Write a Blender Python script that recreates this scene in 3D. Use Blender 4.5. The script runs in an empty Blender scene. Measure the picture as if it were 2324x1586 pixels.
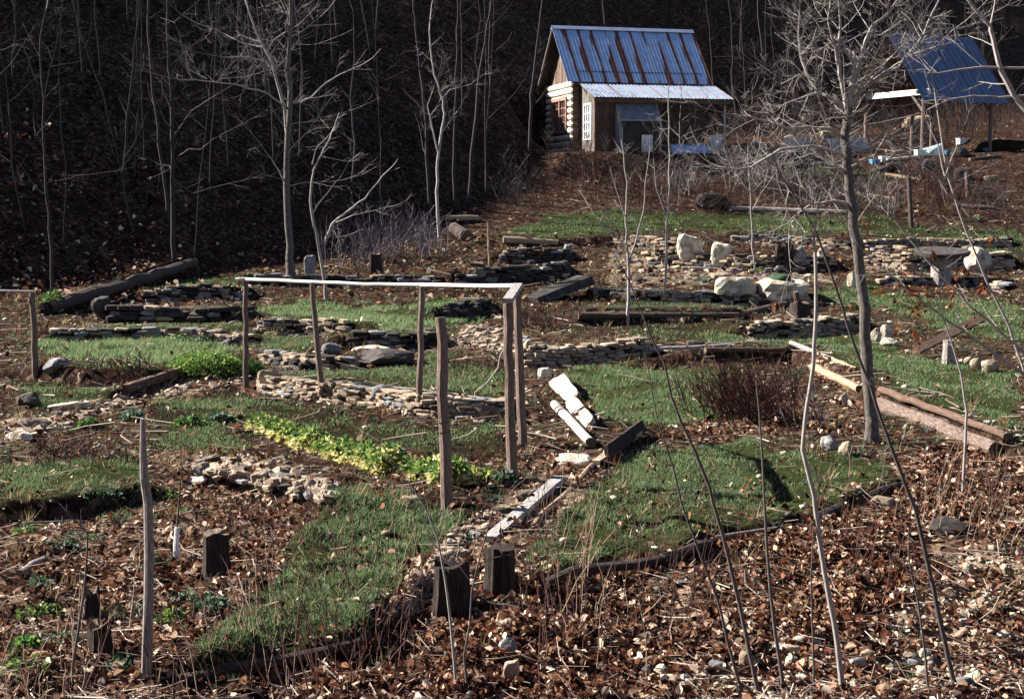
import bpy, bmesh, math, random
import numpy as np
from mathutils import Vector, Matrix, Quaternion
R = math.radians
rng = random.Random(7)
nrg = np.random.RandomState(11)
scn = bpy.context.scene
COL = scn.collection

# ------------------------------------------------------------------ camera, sky, sun, exposure
CZ = 4.0                                   # eye height above the local datum
FPX, CX, CY = 3115.0, 1162.0, 793.0        # lens in units of a 2324 wide frame
PITCH = math.atan((793 - 430) / FPX)
cam_d = bpy.data.cameras.new('camera'); cam = bpy.data.objects.new('camera', cam_d); COL.objects.link(cam)
cam.location = (0, 0, CZ); cam.rotation_euler = (math.pi / 2 - PITCH, 0, 0)
cam_d.sensor_width = 36; cam_d.lens = FPX / 2324 * 36; cam_d.clip_start = .1; cam_d.clip_end = 600
scn.camera = cam
SUN_AZ, SUN_EL = R(72), R(33.4)              # azimuth measured from straight ahead towards the left
w = bpy.data.worlds.new('World'); scn.world = w; w.use_nodes = True
nt = w.node_tree; bg = nt.nodes['Background']
sky = nt.nodes.new('ShaderNodeTexSky'); sky.sky_type = 'NISHITA'; sky.sun_disc = False
sky.sun_elevation = SUN_EL; sky.sun_rotation = -SUN_AZ; sky.air_density = .6; sky.dust_density = .15; sky.ozone_density = 1.5; sky.altitude = 700
nt.links.new(sky.outputs[0], bg.inputs[0]); bg.inputs[1].default_value = .05
sun_d = bpy.data.lights.new('sun', 'SUN'); sun_d.energy = 5; sun_d.angle = R(.5); sun_d.color = (1, .93, .82)
sun = bpy.data.objects.new('sun', sun_d); COL.objects.link(sun)
SV = Vector((-math.sin(SUN_AZ) * math.cos(SUN_EL), math.cos(SUN_AZ) * math.cos(SUN_EL), math.sin(SUN_EL)))
sun.rotation_euler = SV.to_track_quat('Z', 'Y').to_euler(); sun.location = (-30, 20, 40)
vs = scn.view_settings; vs.view_transform = 'Standard'; vs.look = 'None'; vs.exposure = 2.0; vs.gamma = 1; vs.use_curve_mapping = False

# ------------------------------------------------------------------ terrain
cp, sp = math.cos(PITCH), math.sin(PITCH)
def ray(px, py):
    x, z = (px - CX) / FPX, (CY - py) / FPX
    Yc, Zc = cp + z * sp, -sp + z * cp
    return x / Yc, Zc / Yc                 # X and Z per unit of Y
def at(px, py, Y):
    a, b = ray(px, py); return Vector((a * Y, Y, CZ + b * Y))
def pix(X, Y, Z):
    Zr = Z - CZ
    f = Y * cp - Zr * sp; u = Y * sp + Zr * cp
    f = np.maximum(f, .3)
    return CX + FPX * X / f, CY - FPX * u / f
def ppm(Y): return FPX / Y                 # picture units per metre
prof = [(1586, 8.5), (1350, 10.6), (1150, 13.2), (1000, 16.2), (900, 19.5), (800, 24), (700, 30.5), (600, 38.5), (520, 45), (430, 51), (350, 57)]
PY = np.array([-90, -14, -5, 0, 3, 6] + [d for _, d in prof] + [62, 160.])  # steep unseen rise behind the camera, added to block sky light
PZ = np.array([62., 6.5, 2.5, 2.3, 1.9, 1.2] + [CZ + ray(CX, y)[1] * d for y, d in prof] + [6.1, 16.])
_h = nrg.rand(256, 256)
def vnoise(x, y):
    xi, yi = np.floor(x).astype(int), np.floor(y).astype(int)
    fx, fy = x - xi, y - yi; fx = fx * fx * (3 - 2 * fx); fy = fy * fy * (3 - 2 * fy)
    g = lambda a, b: _h[a & 255, b & 255]
    return (g(xi, yi) * (1 - fx) + g(xi + 1, yi) * fx) * (1 - fy) + (g(xi, yi + 1) * (1 - fx) + g(xi + 1, yi + 1) * fx) * fy - .5
def fbm(x, y, o=4):
    s = 0; a = 1
    for i in range(o): s = s + a * vnoise(x * 2 ** i + 17 * i, y * 2 ** i + 5 * i); a *= .5
    return s
def smax(a, b, k):
    h = np.clip(.5 + .5 * (a - b) / k, 0, 1); return b * (1 - h) + a * h + k * h * (1 - h)
PADS = []                                   # (cx, cy, ux, uy, halfx, halfy, z)
def G0(X, Y):
    X = np.asarray(X, float); Y = np.asarray(Y, float)
    g = np.interp(Y, PY, PZ)
    g = g + .02 * np.clip(-X - 5, 0, 30) * np.clip((Y - 20) / 20, 0, 1)
    hl = 1.45 + .71 * ((X + 11.6) * -.766 + (Y - 31) * .643)
    hb = 6.6 + .76 * (-(X - 5) * .643 + (Y - 62) * .766)
    h = smax(hl, hb, 2.0)
    rough = np.clip((h - g) / 2, 0, 1)
    h = h + .45 * fbm(X / 7, Y / 7) * np.clip((h - g) / 6, 0, 1)
    z = smax(g, h, .5)
    z = z + .05 * fbm(X * .9, Y * .9) + rough * .12 * fbm(X * .8 + 9, Y * .8)
    z = z + .15 * np.clip((15 - Y) / 3, 0, 1) * (fbm(X * 2.6 + 31, Y * 2.6, 3) + .4 * vnoise(X * 7, Y * 7))
    for (cx, cy, ux, uy, hx, hy, pz) in PADS:
        lx, ly = (X - cx) * ux + (Y - cy) * uy, -(X - cx) * uy + (Y - cy) * ux
        d = np.maximum(np.maximum(np.abs(lx) - hx, np.abs(ly) - hy), 0)
        k = np.clip(1 - d / 1.6, 0, 1); k = k * k * (3 - 2 * k)
        z = z * (1 - k) + pz * k
    return z
STEPS = []                                  # (world polyline, height, reach)
def G(X, Y):
    X = np.asarray(X, float); Y = np.asarray(Y, float); z = G0(X, Y)
    for pts, h, L in STEPS:
        lo, hi = pts.min(0) - 3 * L, pts.max(0) + 3 * L
        m = (X > lo[0]) & (X < hi[0]) & (Y > lo[1]) & (Y < hi[1])
        if not np.any(m): continue
        x, y = X[m], Y[m]; best = np.full(x.shape, 1e9); sgn = np.zeros(x.shape); ov = np.zeros(x.shape)
        n = len(pts) - 1
        for i in range(n):
            a, b = pts[i], pts[i + 1]; d = b - a; l = np.hypot(*d); d = d / l
            rx, ry = x - a[0], y - a[1]; t = rx * d[0] + ry * d[1]; tc = np.clip(t, 0, l)
            dist = np.hypot(rx - tc * d[0], ry - tc * d[1]); s = -rx * d[1] + ry * d[0]
            c = dist < best; best = np.where(c, dist, best); sgn = np.where(c, s, sgn)
            o = np.maximum(-t, 0) if i == 0 else np.zeros_like(t)
            if i == n - 1: o = np.maximum(o, t - l)
            ov = np.where(c, np.maximum(o, 0), ov)
        f = np.exp(-best / L) * np.exp(-(ov / .35) ** 2) * np.tanh(sgn / .05)
        z = z.copy() if z.ndim else z
        z[m] += h * np.where(f > 0, .6, .4) * f
    return z
def gz(x, y): return float(G(np.array([x]), np.array([y]))[0])
_ts = np.concatenate([np.linspace(5, 30, 700), np.linspace(30.05, 150, 1200)])
def gp(px, py, fn=None):
    a, b = ray(px, py); fn = fn or G
    d = CZ + b * _ts - fn(a * _ts, _ts)
    i = np.argmax(d < 0)
    if d[i] >= 0: i = len(_ts) - 1
    t0, t1 = _ts[max(i - 1, 0)], _ts[i]; e0, e1 = d[max(i - 1, 0)], d[i]
    t = t0 + (t1 - t0) * (e0 / (e0 - e1) if e0 > 0 > e1 else 1)
    x = a * t; return Vector((x, t, float(fn(np.array([x]), np.array([t]))[0])))

# ------------------------------------------------------------------ mesh + object helpers
class MB:
    def __init__(s): s.v = []; s.f = []; s.m = []; s.uv = []
    def add(s, vs, fs, mi=0, uvs=None):
        o = len(s.v); s.v += [tuple(v) for v in vs]
        for k, f in enumerate(fs):
            s.f.append([i + o for i in f]); s.m.append(mi)
            s.uv += uvs[k] if uvs else [(0, 0)] * len(f)
    def box(s, c, sz, M=None, mi=0, taper=0):
        c = Vector(c); hx, hy, hz = sz[0] / 2, sz[1] / 2, sz[2] / 2
        vs = [Vector((x * hx, y * hy, z * hz)) for x in (-1, 1) for y in (-1, 1) for z in (-1, 1)]
        if M: vs = [M @ v for v in vs]
        ax = max(range(3), key=lambda i: sz[i])
        fs = [(0, 1, 3, 2), (4, 6, 7, 5), (0, 4, 5, 1), (2, 3, 7, 6), (0, 2, 6, 4), (1, 5, 7, 3)]
        loc = [(x * hx, y * hy, z * hz) for x in (-1, 1) for y in (-1, 1) for z in (-1, 1)]
        o2 = [i for i in range(3) if i != ax]
        uvs = [[(loc[i][o2[0]] + loc[i][o2[1]], loc[i][ax]) for i in f] for f in fs]
        s.add([v + c for v in vs], fs, mi, uvs)
    def tube(s, pts, rad, n=6, cap=True, mi=0, capmi=None, jit=0, rg=rng):
        pts = [Vector(p) for p in pts]; N = len(pts)
        if not hasattr(rad, '__len__'): rad = [rad] * N
        t = (pts[1] - pts[0]).normalized(); ref = Vector((0, 0, 1)) if abs(t.z) < .8 else Vector((1, 0, 0))
        a = t.cross(ref).normalized(); vs = []; L = 0; ls = []
        for i, p in enumerate(pts):
            t = (pts[min(i + 1, N - 1)] - pts[max(i - 1, 0)]).normalized()
            a = (a - t * a.dot(t)).normalized(); b = t.cross(a)
            if i: L += (p - pts[i - 1]).length
            ls.append(L)
            for k in range(n):
                an = 2 * math.pi * k / n; r = rad[i] * (1 + (rg.uniform(-jit, jit) if jit else 0))
                vs.append(p + (a * math.cos(an) + b * math.sin(an)) * r)
        fs = []; uvs = []
        for i in range(N - 1):
            for k in range(n):
                k2 = (k + 1) % n
                fs.append((i * n + k, i * n + k2, (i + 1) * n + k2, (i + 1) * n + k))
                uvs.append([(k / n, ls[i]), ((k + 1) / n, ls[i]), ((k + 1) / n, ls[i + 1]), (k / n, ls[i + 1])])
        s.add(vs, fs, mi, uvs)
        if cap:
            cm = mi if capmi is None else capmi; o = len(s.v) - len(vs)
            for ring, rev in ((0, True), (N - 1, False)):
                idx = [o + ring * n + k for k in range(n)]
                u = [(math.cos(2 * math.pi * k / n), math.sin(2 * math.pi * k / n)) for k in range(n)]
                if rev: idx = idx[::-1]; u = u[::-1]
                s.f.append(idx); s.m.append(cm); s.uv += u
    def build(s, name, mats, origin=(0, 0, 0), smooth=False):
        me = bpy.data.meshes.new(name); o = Vector(origin)
        me.from_pydata([(v[0] - o.x, v[1] - o.y, v[2] - o.z) for v in s.v], [], s.f)
        for m in (mats if isinstance(mats, (list, tuple)) else [mats]): me.materials.append(m)
        if any(s.m): me.polygons.foreach_set('material_index', s.m)
        ul = me.uv_layers.new(name='UVMap'); ul.data.foreach_set('uv', np.array(s.uv, 'f').ravel())
        if smooth: me.polygons.foreach_set('use_smooth', [True] * len(me.polygons))
        me.update(); return me
def tag(o, label=None, cat=None, group=None, kind=None):
    for k, v in (('label', label), ('category', cat), ('group', group), ('kind', kind)):
        if v: o[k] = v
    return o
def empty(name, loc, label=None, cat=None, group=None, rz=0):
    o = bpy.data.objects.new(name, None); COL.objects.link(o); o.location = loc; o.rotation_euler = (0, 0, rz)
    return tag(o, label, cat, group)
def mk(name, mb, mats, parent=None, origin=None, smooth=False):
    """world-space MB -> object; a child is stored relative to its (unrotated) parent chain"""
    if parent is not None:
        o3 = Vector((0, 0, 0)); p = parent
        while p: o3 += p.location; p = p.parent
        ob = bpy.data.objects.new(name, mb.build(name, mats, o3, smooth)); ob.parent = parent
    else:
        og = Vector(origin if origin is not None else (0, 0, 0))
        ob = bpy.data.objects.new(name, mb.build(name, mats, og, smooth)); ob.location = og
    COL.objects.link(ob); return ob
def lmk(name, mb, mats, parent, smooth=False):          # child given in its parent's own frame
    ob = bpy.data.objects.new(name, mb.build(name, mats, (0, 0, 0), smooth)); ob.parent = parent; COL.objects.link(ob); return ob

# ------------------------------------------------------------------ materials
def newmat(name):
    m = bpy.data.materials.new(name); m.use_nodes = True; t = m.node_tree
    return m, t, t.nodes['Principled BSDF']
def N(t, typ, **kw):
    n = t.nodes.new(typ)
    for k, v in kw.items(): setattr(n, k, v)
    return n
def ramp(t, stops, src):
    r = N(t, 'ShaderNodeValToRGB'); e = r.color_ramp.elements
    while len(e) < len(stops): e.new(.5)
    for i, (p, c) in enumerate(stops): e[i].position = p; e[i].color = (*c, 1)
    t.links.new(src, r.inputs[0]); return r
def noise(t, vec, scale, detail=5, rough=.6):
    n = N(t, 'ShaderNodeTexNoise'); n.inputs['Scale'].default_value = scale; n.inputs['Detail'].default_value = detail; n.inputs['Roughness'].default_value = rough
    if vec: t.links.new(vec, n.inputs['Vector'])
    return n
def tex(t, coord, stretch):
    c = N(t, 'ShaderNodeTexCoord'); mp = N(t, 'ShaderNodeMapping'); mp.inputs['Scale'].default_value = stretch
    t.links.new(c.outputs[coord], mp.inputs[0]); return mp.outputs[0]
def simple(name, stops, scale=6, rough=.85, bump=.4, coord='Object', stretch=(1, 1, 1), vary=.25, bscale=None, metal=0, dist=.02):
    m, t, b = newmat(name); v = tex(t, coord, stretch)
    oi = N(t, 'ShaderNodeObjectInfo')
    off = N(t, 'ShaderNodeVectorMath', operation='ADD'); sc = N(t, 'ShaderNodeVectorMath', operation='SCALE')
    cx = N(t, 'ShaderNodeCombineXYZ'); t.links.new(oi.outputs['Random'], cx.inputs[0]); t.links.new(oi.outputs['Random'], cx.inputs[1])
    t.links.new(cx.outputs[0], sc.inputs[0]); sc.inputs['Scale'].default_value = 37
    t.links.new(v, off.inputs[0]); t.links.new(sc.outputs[0], off.inputs[1])
    n = noise(t, off.outputs[0], scale); rp = ramp(t, stops, n.outputs['Fac'])
    hsv = N(t, 'ShaderNodeHueSaturation'); mr = N(t, 'ShaderNodeMapRange')
    mr.inputs['To Min'].default_value = 1 - vary; mr.inputs['To Max'].default_value = 1 + vary
    t.links.new(oi.outputs['Random'], mr.inputs['Value']); t.links.new(mr.outputs[0], hsv.inputs['Value'])
    t.links.new(rp.outputs[0], hsv.inputs['Color']); t.links.new(hsv.outputs[0], b.inputs['Base Color'])
    b.inputs['Roughness'].default_value = rough; b.inputs['Metallic'].default_value = metal
    b.inputs['Specular IOR Level'].default_value = .25
    if bump:
        n2 = noise(t, off.outputs[0], bscale or scale * 2.5, 6, .65); bp = N(t, 'ShaderNodeBump')
        bp.inputs['Strength'].default_value = bump; bp.inputs['Distance'].default_value = dist
        t.links.new(n2.outputs['Fac'], bp.inputs['Height']); t.links.new(bp.outputs[0], b.inputs['Normal'])
    return m
M = {}
M['stone_tan'] = simple('stone_tan', [(.3, (.11, .078, .055)), (.5, (.27, .21, .155)), (.7, (.45, .375, .295))], 5, .9, .7, vary=.4)
M['stone_grey'] = simple('stone_grey', [(.3, (.08, .08, .085)), (.55, (.2, .2, .21)), (.75, (.36, .36, .38))], 5, .85, .6, vary=.3)
M['stone_dark'] = simple('stone_dark', [(.3, (.015, .012, .012)), (.6, (.05, .043, .04)), (.8, (.12, .105, .1))], 5, .85, .7, vary=.3)  # wall shadow is put into this colour, along with dark earth
M['stone_white'] = simple('stone_white', [(.3, (.13, .1, .075)), (.44, (.33, .285, .22)), (.56, (.5, .46, .39)), (.75, (.62, .59, .52))], 5, .95, 1, vary=.15, bscale=9, dist=.05)
M['bark_dark'] = simple('bark_dark', [(.3, (.025, .017, .015)), (.55, (.085, .062, .055)), (.8, (.19, .155, .14))], 9, .95, 1, 'UV', (6, 1.2, 1), .2, 14)
M['bark_grey'] = simple('bark_grey', [(.3, (.08, .066, .06)), (.5, (.23, .2, .19)), (.72, (.46, .43, .41))], 8, .9, .6, 'UV', (4, 2, 1), .2, 14)
M['bark_brown'] = simple('bark_brown', [(.3, (.05, .032, .026)), (.5, (.14, .1, .085)), (.75, (.3, .24, .21))], 8, .9, .7, 'UV', (6, 1.2, 1), .15, 14)
M['bark_mid'] = simple('bark_mid', [(.3, (.03, .023, .022)), (.5, (.1, .085, .08)), (.75, (.24, .215, .205))], 8, .9, .6, 'UV', (5, 1.6, 1), .15, 14)
M['stump_dark'] = simple('stump_dark', [(.3, (.008, .005, .005)), (.5, (.03, .02, .017)), (.74, (.12, .088, .075))], 7, .95, 1, 'UV', (14, .9, 1), .1, 10)
M['bark_wood'] = simple('bark_wood', [(.3, (.015, .012, .013)), (.55, (.038, .032, .035)), (.8, (.085, .072, .08))], 8, .95, .6, 'UV', (4, 2, 1), .35, 14)  # hillside shade is put into this darkened bark colour
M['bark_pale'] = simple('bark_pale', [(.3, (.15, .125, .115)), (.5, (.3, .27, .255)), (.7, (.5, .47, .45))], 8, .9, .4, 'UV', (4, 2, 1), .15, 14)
M['twig_red'] = simple('twig_red', [(.3, (.03, .014, .012)), (.6, (.1, .05, .04)), (.8, (.24, .15, .12))], 8, .85, 0, 'Object', vary=.2)
M['twig_tan'] = simple('twig_tan', [(.3, (.16, .1, .07)), (.6, (.34, .25, .18)), (.8, (.5, .4, .3))], 8, .85, 0, 'Object', vary=.2)
M['twig_grey'] = simple('twig_grey', [(.3, (.07, .057, .07)), (.6, (.16, .135, .16)), (.8, (.3, .265, .3))], 6, .85, 0, 'Object', vary=.2)
M['wood_grey'] = simple('wood_grey', [(.3, (.12, .105, .1)), (.5, (.27, .25, .245)), (.72, (.45, .43, .43))], 5, .85, .6, 'UV', (14, .8, 1), .15, 9)
M['wood_white'] = simple('wood_white', [(.3, (.5, .48, .45)), (.55, (.72, .7, .66)), (.75, (.82, .8, .77))], 5, .8, .4, 'UV', (10, .8, 1), .08, 9)
M['wood_tan'] = simple('wood_tan', [(.3, (.13, .085, .055)), (.5, (.3, .22, .15)), (.72, (.48, .38, .28))], 5, .85, .6, 'UV', (12, .8, 1), .15, 9)
M['wood_brown'] = simple('wood_brown', [(.3, (.03, .018, .013)), (.5, (.1, .062, .045)), (.75, (.2, .135, .1))], 5, .9, .8, 'UV', (8, .9, 1), .2, 9)
M['wood_end'] = simple('wood_end', [(.35, (.05, .035, .028)), (.55, (.15, .11, .085)), (.75, (.27, .21, .16))], 5, .9, .5, 'UV', (1, 1, 1), .2, 9)
M['chink'] = simple('chink', [(.3, (.05, .032, .024)), (.6, (.12, .085, .06))], 8, .95, .5)
M['log_wall'] = simple('log_wall', [(.3, (.2, .14, .1)), (.46, (.55, .49, .42)), (.7, (.78, .74, .7))], 4, .85, .6, 'UV', (5, .8, 1), .15, 9)
M['frame_red'] = simple('frame_red', [(.3, (.13, .07, .055)), (.7, (.3, .17, .135))], 7, .8, .3)
M['paint_white'] = simple('paint_white', [(.3, (.5, .52, .55)), (.7, (.78, .8, .82))], 9, .6, .1, vary=.05)
M['plastic_blue'] = simple('plastic_blue', [(.3, (.05, .16, .34)), (.7, (.1, .3, .5))], 4, .45, .2, vary=.1)
M['tarp_blue'] = simple('tarp_blue', [(.3, (.22, .36, .6)), (.7, (.42, .55, .75))], 4, .4, .3, vary=.1)
M['plastic_mint'] = simple('plastic_mint', [(.3, (.5, .72, .68)), (.7, (.75, .86, .82))], 4, .5, .1, vary=.06)
M['block_grey'] = simple('block_grey', [(.3, (.2, .2, .23)), (.7, (.38, .38, .42))], 9, .9, .3, vary=.12)
M['moss'] = simple('moss', [(.3, (.012, .03, .018)), (.7, (.04, .085, .045))], 22, .95, .8)
M['tan_board'] = simple('panel_grey', [(.3, (.2, .21, .23)), (.7, (.4, .41, .44))], 2, .7, .2, vary=.05)
m, t, b = newmat('glass_pane'); b.inputs['Base Color'].default_value = (.03, .035, .045, 1); b.inputs['Roughness'].default_value = .12; M['glass'] = m
m, t, b = newmat('cloudy_glazing'); n = noise(t, tex(t, 'Object', (1, 1, 1)), 4)
t.links.new(ramp(t, [(.3, (.07, .08, .09)), (.7, (.2, .22, .25))], n.outputs['Fac']).outputs[0], b.inputs['Base Color']); b.inputs['Roughness'].default_value = .3; M['glazing'] = m
def roof_mat(name, base, rust):
    m, t, b = newmat(name)
    uv = N(t, 'ShaderNodeUVMap'); sep = N(t, 'ShaderNodeSeparateXYZ'); t.links.new(uv.outputs[0], sep.inputs[0])
    oi = N(t, 'ShaderNodeObjectInfo'); cx = N(t, 'ShaderNodeCombineXYZ')
    ad = N(t, 'ShaderNodeMath', operation='MULTIPLY'); ad.inputs[1].default_value = 53; t.links.new(oi.outputs['Random'], ad.inputs[0])
    sx = N(t, 'ShaderNodeMath', operation='MULTIPLY'); sx.inputs[1].default_value = .34; t.links.new(sep.outputs[1], sx.inputs[0])
    t.links.new(ad.outputs[0], cx.inputs[0]); t.links.new(sx.outputs[0], cx.inputs[1])
    big = noise(t, cx.outputs[0], 1.0, 2, .5)
    # distance across the sheet from its lap, eaten into by the slow noise running down the slope
    lap = N(t, 'ShaderNodeMath', operation='SUBTRACT'); lap.inputs[0].default_value = 1; t.links.new(sep.outputs[0], lap.inputs[1])
    mr = N(t, 'ShaderNodeMapRange'); mr.inputs['From Min'].default_value = .36; mr.inputs['From Max'].default_value = .66; mr.inputs['To Min'].default_value = .04; mr.inputs['To Max'].default_value = rust
    t.links.new(big.outputs['Fac'], mr.inputs['Value'])
    fine = noise(t, tex(t, 'UV', (9, 2.5, 1)), 3, 4); fs = N(t, 'ShaderNodeMath', operation='MULTIPLY_ADD'); fs.inputs[1].default_value = .16; fs.inputs[2].default_value = -.08
    t.links.new(fine.outputs['Fac'], fs.inputs[0])
    wd = N(t, 'ShaderNodeMath', operation='ADD'); t.links.new(mr.outputs[0], wd.inputs[0]); t.links.new(fs.outputs[0], wd.inputs[1])
    df = N(t, 'ShaderNodeMath', operation='SUBTRACT'); t.links.new(wd.outputs[0], df.inputs[0]); t.links.new(lap.outputs[0], df.inputs[1])
    k = N(t, 'ShaderNodeMapRange'); k.inputs['From Min'].default_value = -.04; k.inputs['From Max'].default_value = .06; t.links.new(df.outputs[0], k.inputs['Value'])
    mx = N(t, 'ShaderNodeMix', data_type='RGBA')
    n = noise(t, tex(t, 'Object', (1, 1, 1)), 3, 4)
    rp = ramp(t, [(.3, tuple(c * .8 for c in base)), (.7, tuple(min(1, c * 1.15) for c in base))], n.outputs['Fac'])
    rr = ramp(t, [(.3, (.05, .014, .006)), (.7, (.16, .05, .02))], n.outputs['Fac'])
    t.links.new(k.outputs[0], mx.inputs['Factor']); t.links.new(rp.outputs[0], mx.inputs['A']); t.links.new(rr.outputs[0], mx.inputs['B'])
    t.links.new(mx.outputs['Result'], b.inputs['Base Color'])
    iv = N(t, 'ShaderNodeMath', operation='MULTIPLY_ADD'); iv.inputs[1].default_value = -.75; iv.inputs[2].default_value = .75
    t.links.new(k.outputs[0], iv.inputs[0]); t.links.new(iv.outputs[0], b.inputs['Metallic'])
    b.inputs['Roughness'].default_value = .42
    return m
M['roof_rusty'] = roof_mat('roof_rusty', (.52, .62, .78), .52)  # blue in the base stands in for sky reflected by galvanised metal
M['roof_zinc'] = roof_mat('roof_zinc', (.6, .68, .8), .1)
M['roof_blue'] = roof_mat('roof_blue', (.16, .2, .28), .12)
def leaf_mat(name, trans=.35, attr='tint'):
    m, t, b = newmat(name); a = N(t, 'ShaderNodeAttribute', attribute_name=attr)
    t.links.new(a.outputs['Color'], b.inputs['Base Color']); b.inputs['Roughness'].default_value = .8; b.inputs['Specular IOR Level'].default_value = .04
    tr = N(t, 'ShaderNodeBsdfTranslucent'); t.links.new(a.outputs['Color'], tr.inputs[0])
    mx = N(t, 'ShaderNodeMixShader'); mx.inputs[0].default_value = trans
    t.links.new(b.outputs[0], mx.inputs[1]); t.links.new(tr.outputs[0], mx.inputs[2]); t.links.new(mx.outputs[0], t.nodes['Material Output'].inputs[0])
    return m
M['leaf'] = leaf_mat('dead_leaf', .25); M['grass'] = leaf_mat('grass_blade', .35); M['green_leaf'] = leaf_mat('green_leaf', .35)
# ground: masks say what lies where, noise gives the grain
m, t, b = newmat('ground_cover'); at_ = N(t, 'ShaderNodeAttribute', attribute_name='cover'); sep = N(t, 'ShaderNodeSeparateColor'); t.links.new(at_.outputs['Color'], sep.inputs[0])
v = tex(t, 'Object', (1, 1, 1)); n1 = noise(t, v, 2.2, 8, .7); n2 = noise(t, v, 18, 6, .7)
soil = ramp(t, [(.32, (.006, .0033, .003)), (.55, (.02, .0125, .0108)), (.75, (.056, .038, .031))], n2.outputs['Fac'])
grs = ramp(t, [(.3, (.014, .014, .008)), (.55, (.035, .045, .018)), (.78, (.08, .075, .035))], n2.outputs['Fac'])
vo = N(t, 'ShaderNodeTexVoronoi'); vo.inputs['Scale'].default_value = 13; t.links.new(v, vo.inputs['Vector'])
lv = N(t, 'ShaderNodeSeparateColor'); t.links.new(vo.outputs['Color'], lv.inputs[0])
lf = ramp(t, [(0, (.014, .008, .007)), (.35, (.04, .022, .016)), (.65, (.09, .052, .036)), (.9, (.2, .135, .095)), (1, (.3, .22, .16))], lv.outputs[0])
vo2 = N(t, 'ShaderNodeTexVoronoi'); vo2.inputs['Scale'].default_value = 9; t.links.new(v, vo2.inputs['Vector']); lv2 = N(t, 'ShaderNodeSeparateColor'); t.links.new(vo2.outputs['Color'], lv2.inputs[0])
st = ramp(t, [(0, (.045, .03, .02)), (.5, (.13, .095, .065)), (1, (.28, .22, .165))], lv2.outputs[1])
cur = soil.outputs[0]
for ch, src in ((0, grs), (1, lf), (2, st)):
    ms = N(t, 'ShaderNodeMath', operation='MULTIPLY_ADD'); ms.inputs[1].default_value = 1.3; t.links.new(sep.outputs[ch], ms.inputs[0])
    o = N(t, 'ShaderNodeMath', operation='MULTIPLY_ADD'); o.inputs[1].default_value = 1.6; o.inputs[2].default_value = -.95; t.links.new(n1.outputs['Fac'], o.inputs[0]); t.links.new(o.outputs[0], ms.inputs[2])
    cl = N(t, 'ShaderNodeClamp'); t.links.new(ms.outputs[0], cl.inputs[0])
    mx = N(t, 'ShaderNodeMix', data_type='RGBA'); t.links.new(cl.outputs[0], mx.inputs['Factor']); t.links.new(cur, mx.inputs['A']); t.links.new(src.outputs[0], mx.inputs['B']); cur = mx.outputs['Result']
t.links.new(cur, b.inputs['Base Color']); b.inputs['Roughness'].default_value = .95; b.inputs['Specular IOR Level'].default_value = 0
bp = N(t, 'ShaderNodeBump'); bp.inputs['Strength'].default_value = 1; bp.inputs['Distance'].default_value = .05
t.links.new(n2.outputs['Fac'], bp.inputs['Height']); t.links.new(bp.outputs[0], b.inputs['Normal']); M['ground'] = m

# ------------------------------------------------------------------ where the terraces stand
CAB_A = R(15)
cab_o = at(1304, 348, 57.0); PADS.append((cab_o.x + 2.6 * math.cos(CAB_A) - .5 * math.sin(CAB_A), cab_o.y + 2.6 * math.sin(CAB_A) + .5 * math.cos(CAB_A), math.cos(CAB_A), math.sin(CAB_A), 3.6, 3.2, cab_o.z))
SHED_A = R(25)
shed_o = at(2092, 352, 59.0); PADS.append((shed_o.x + 1.7 * math.cos(SHED_A) - 2 * math.sin(SHED_A), shed_o.y + 1.7 * math.sin(SHED_A) + 2 * math.cos(SHED_A), math.cos(SHED_A), math.sin(SHED_A), 2.8, 3.0, shed_o.z))
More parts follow.
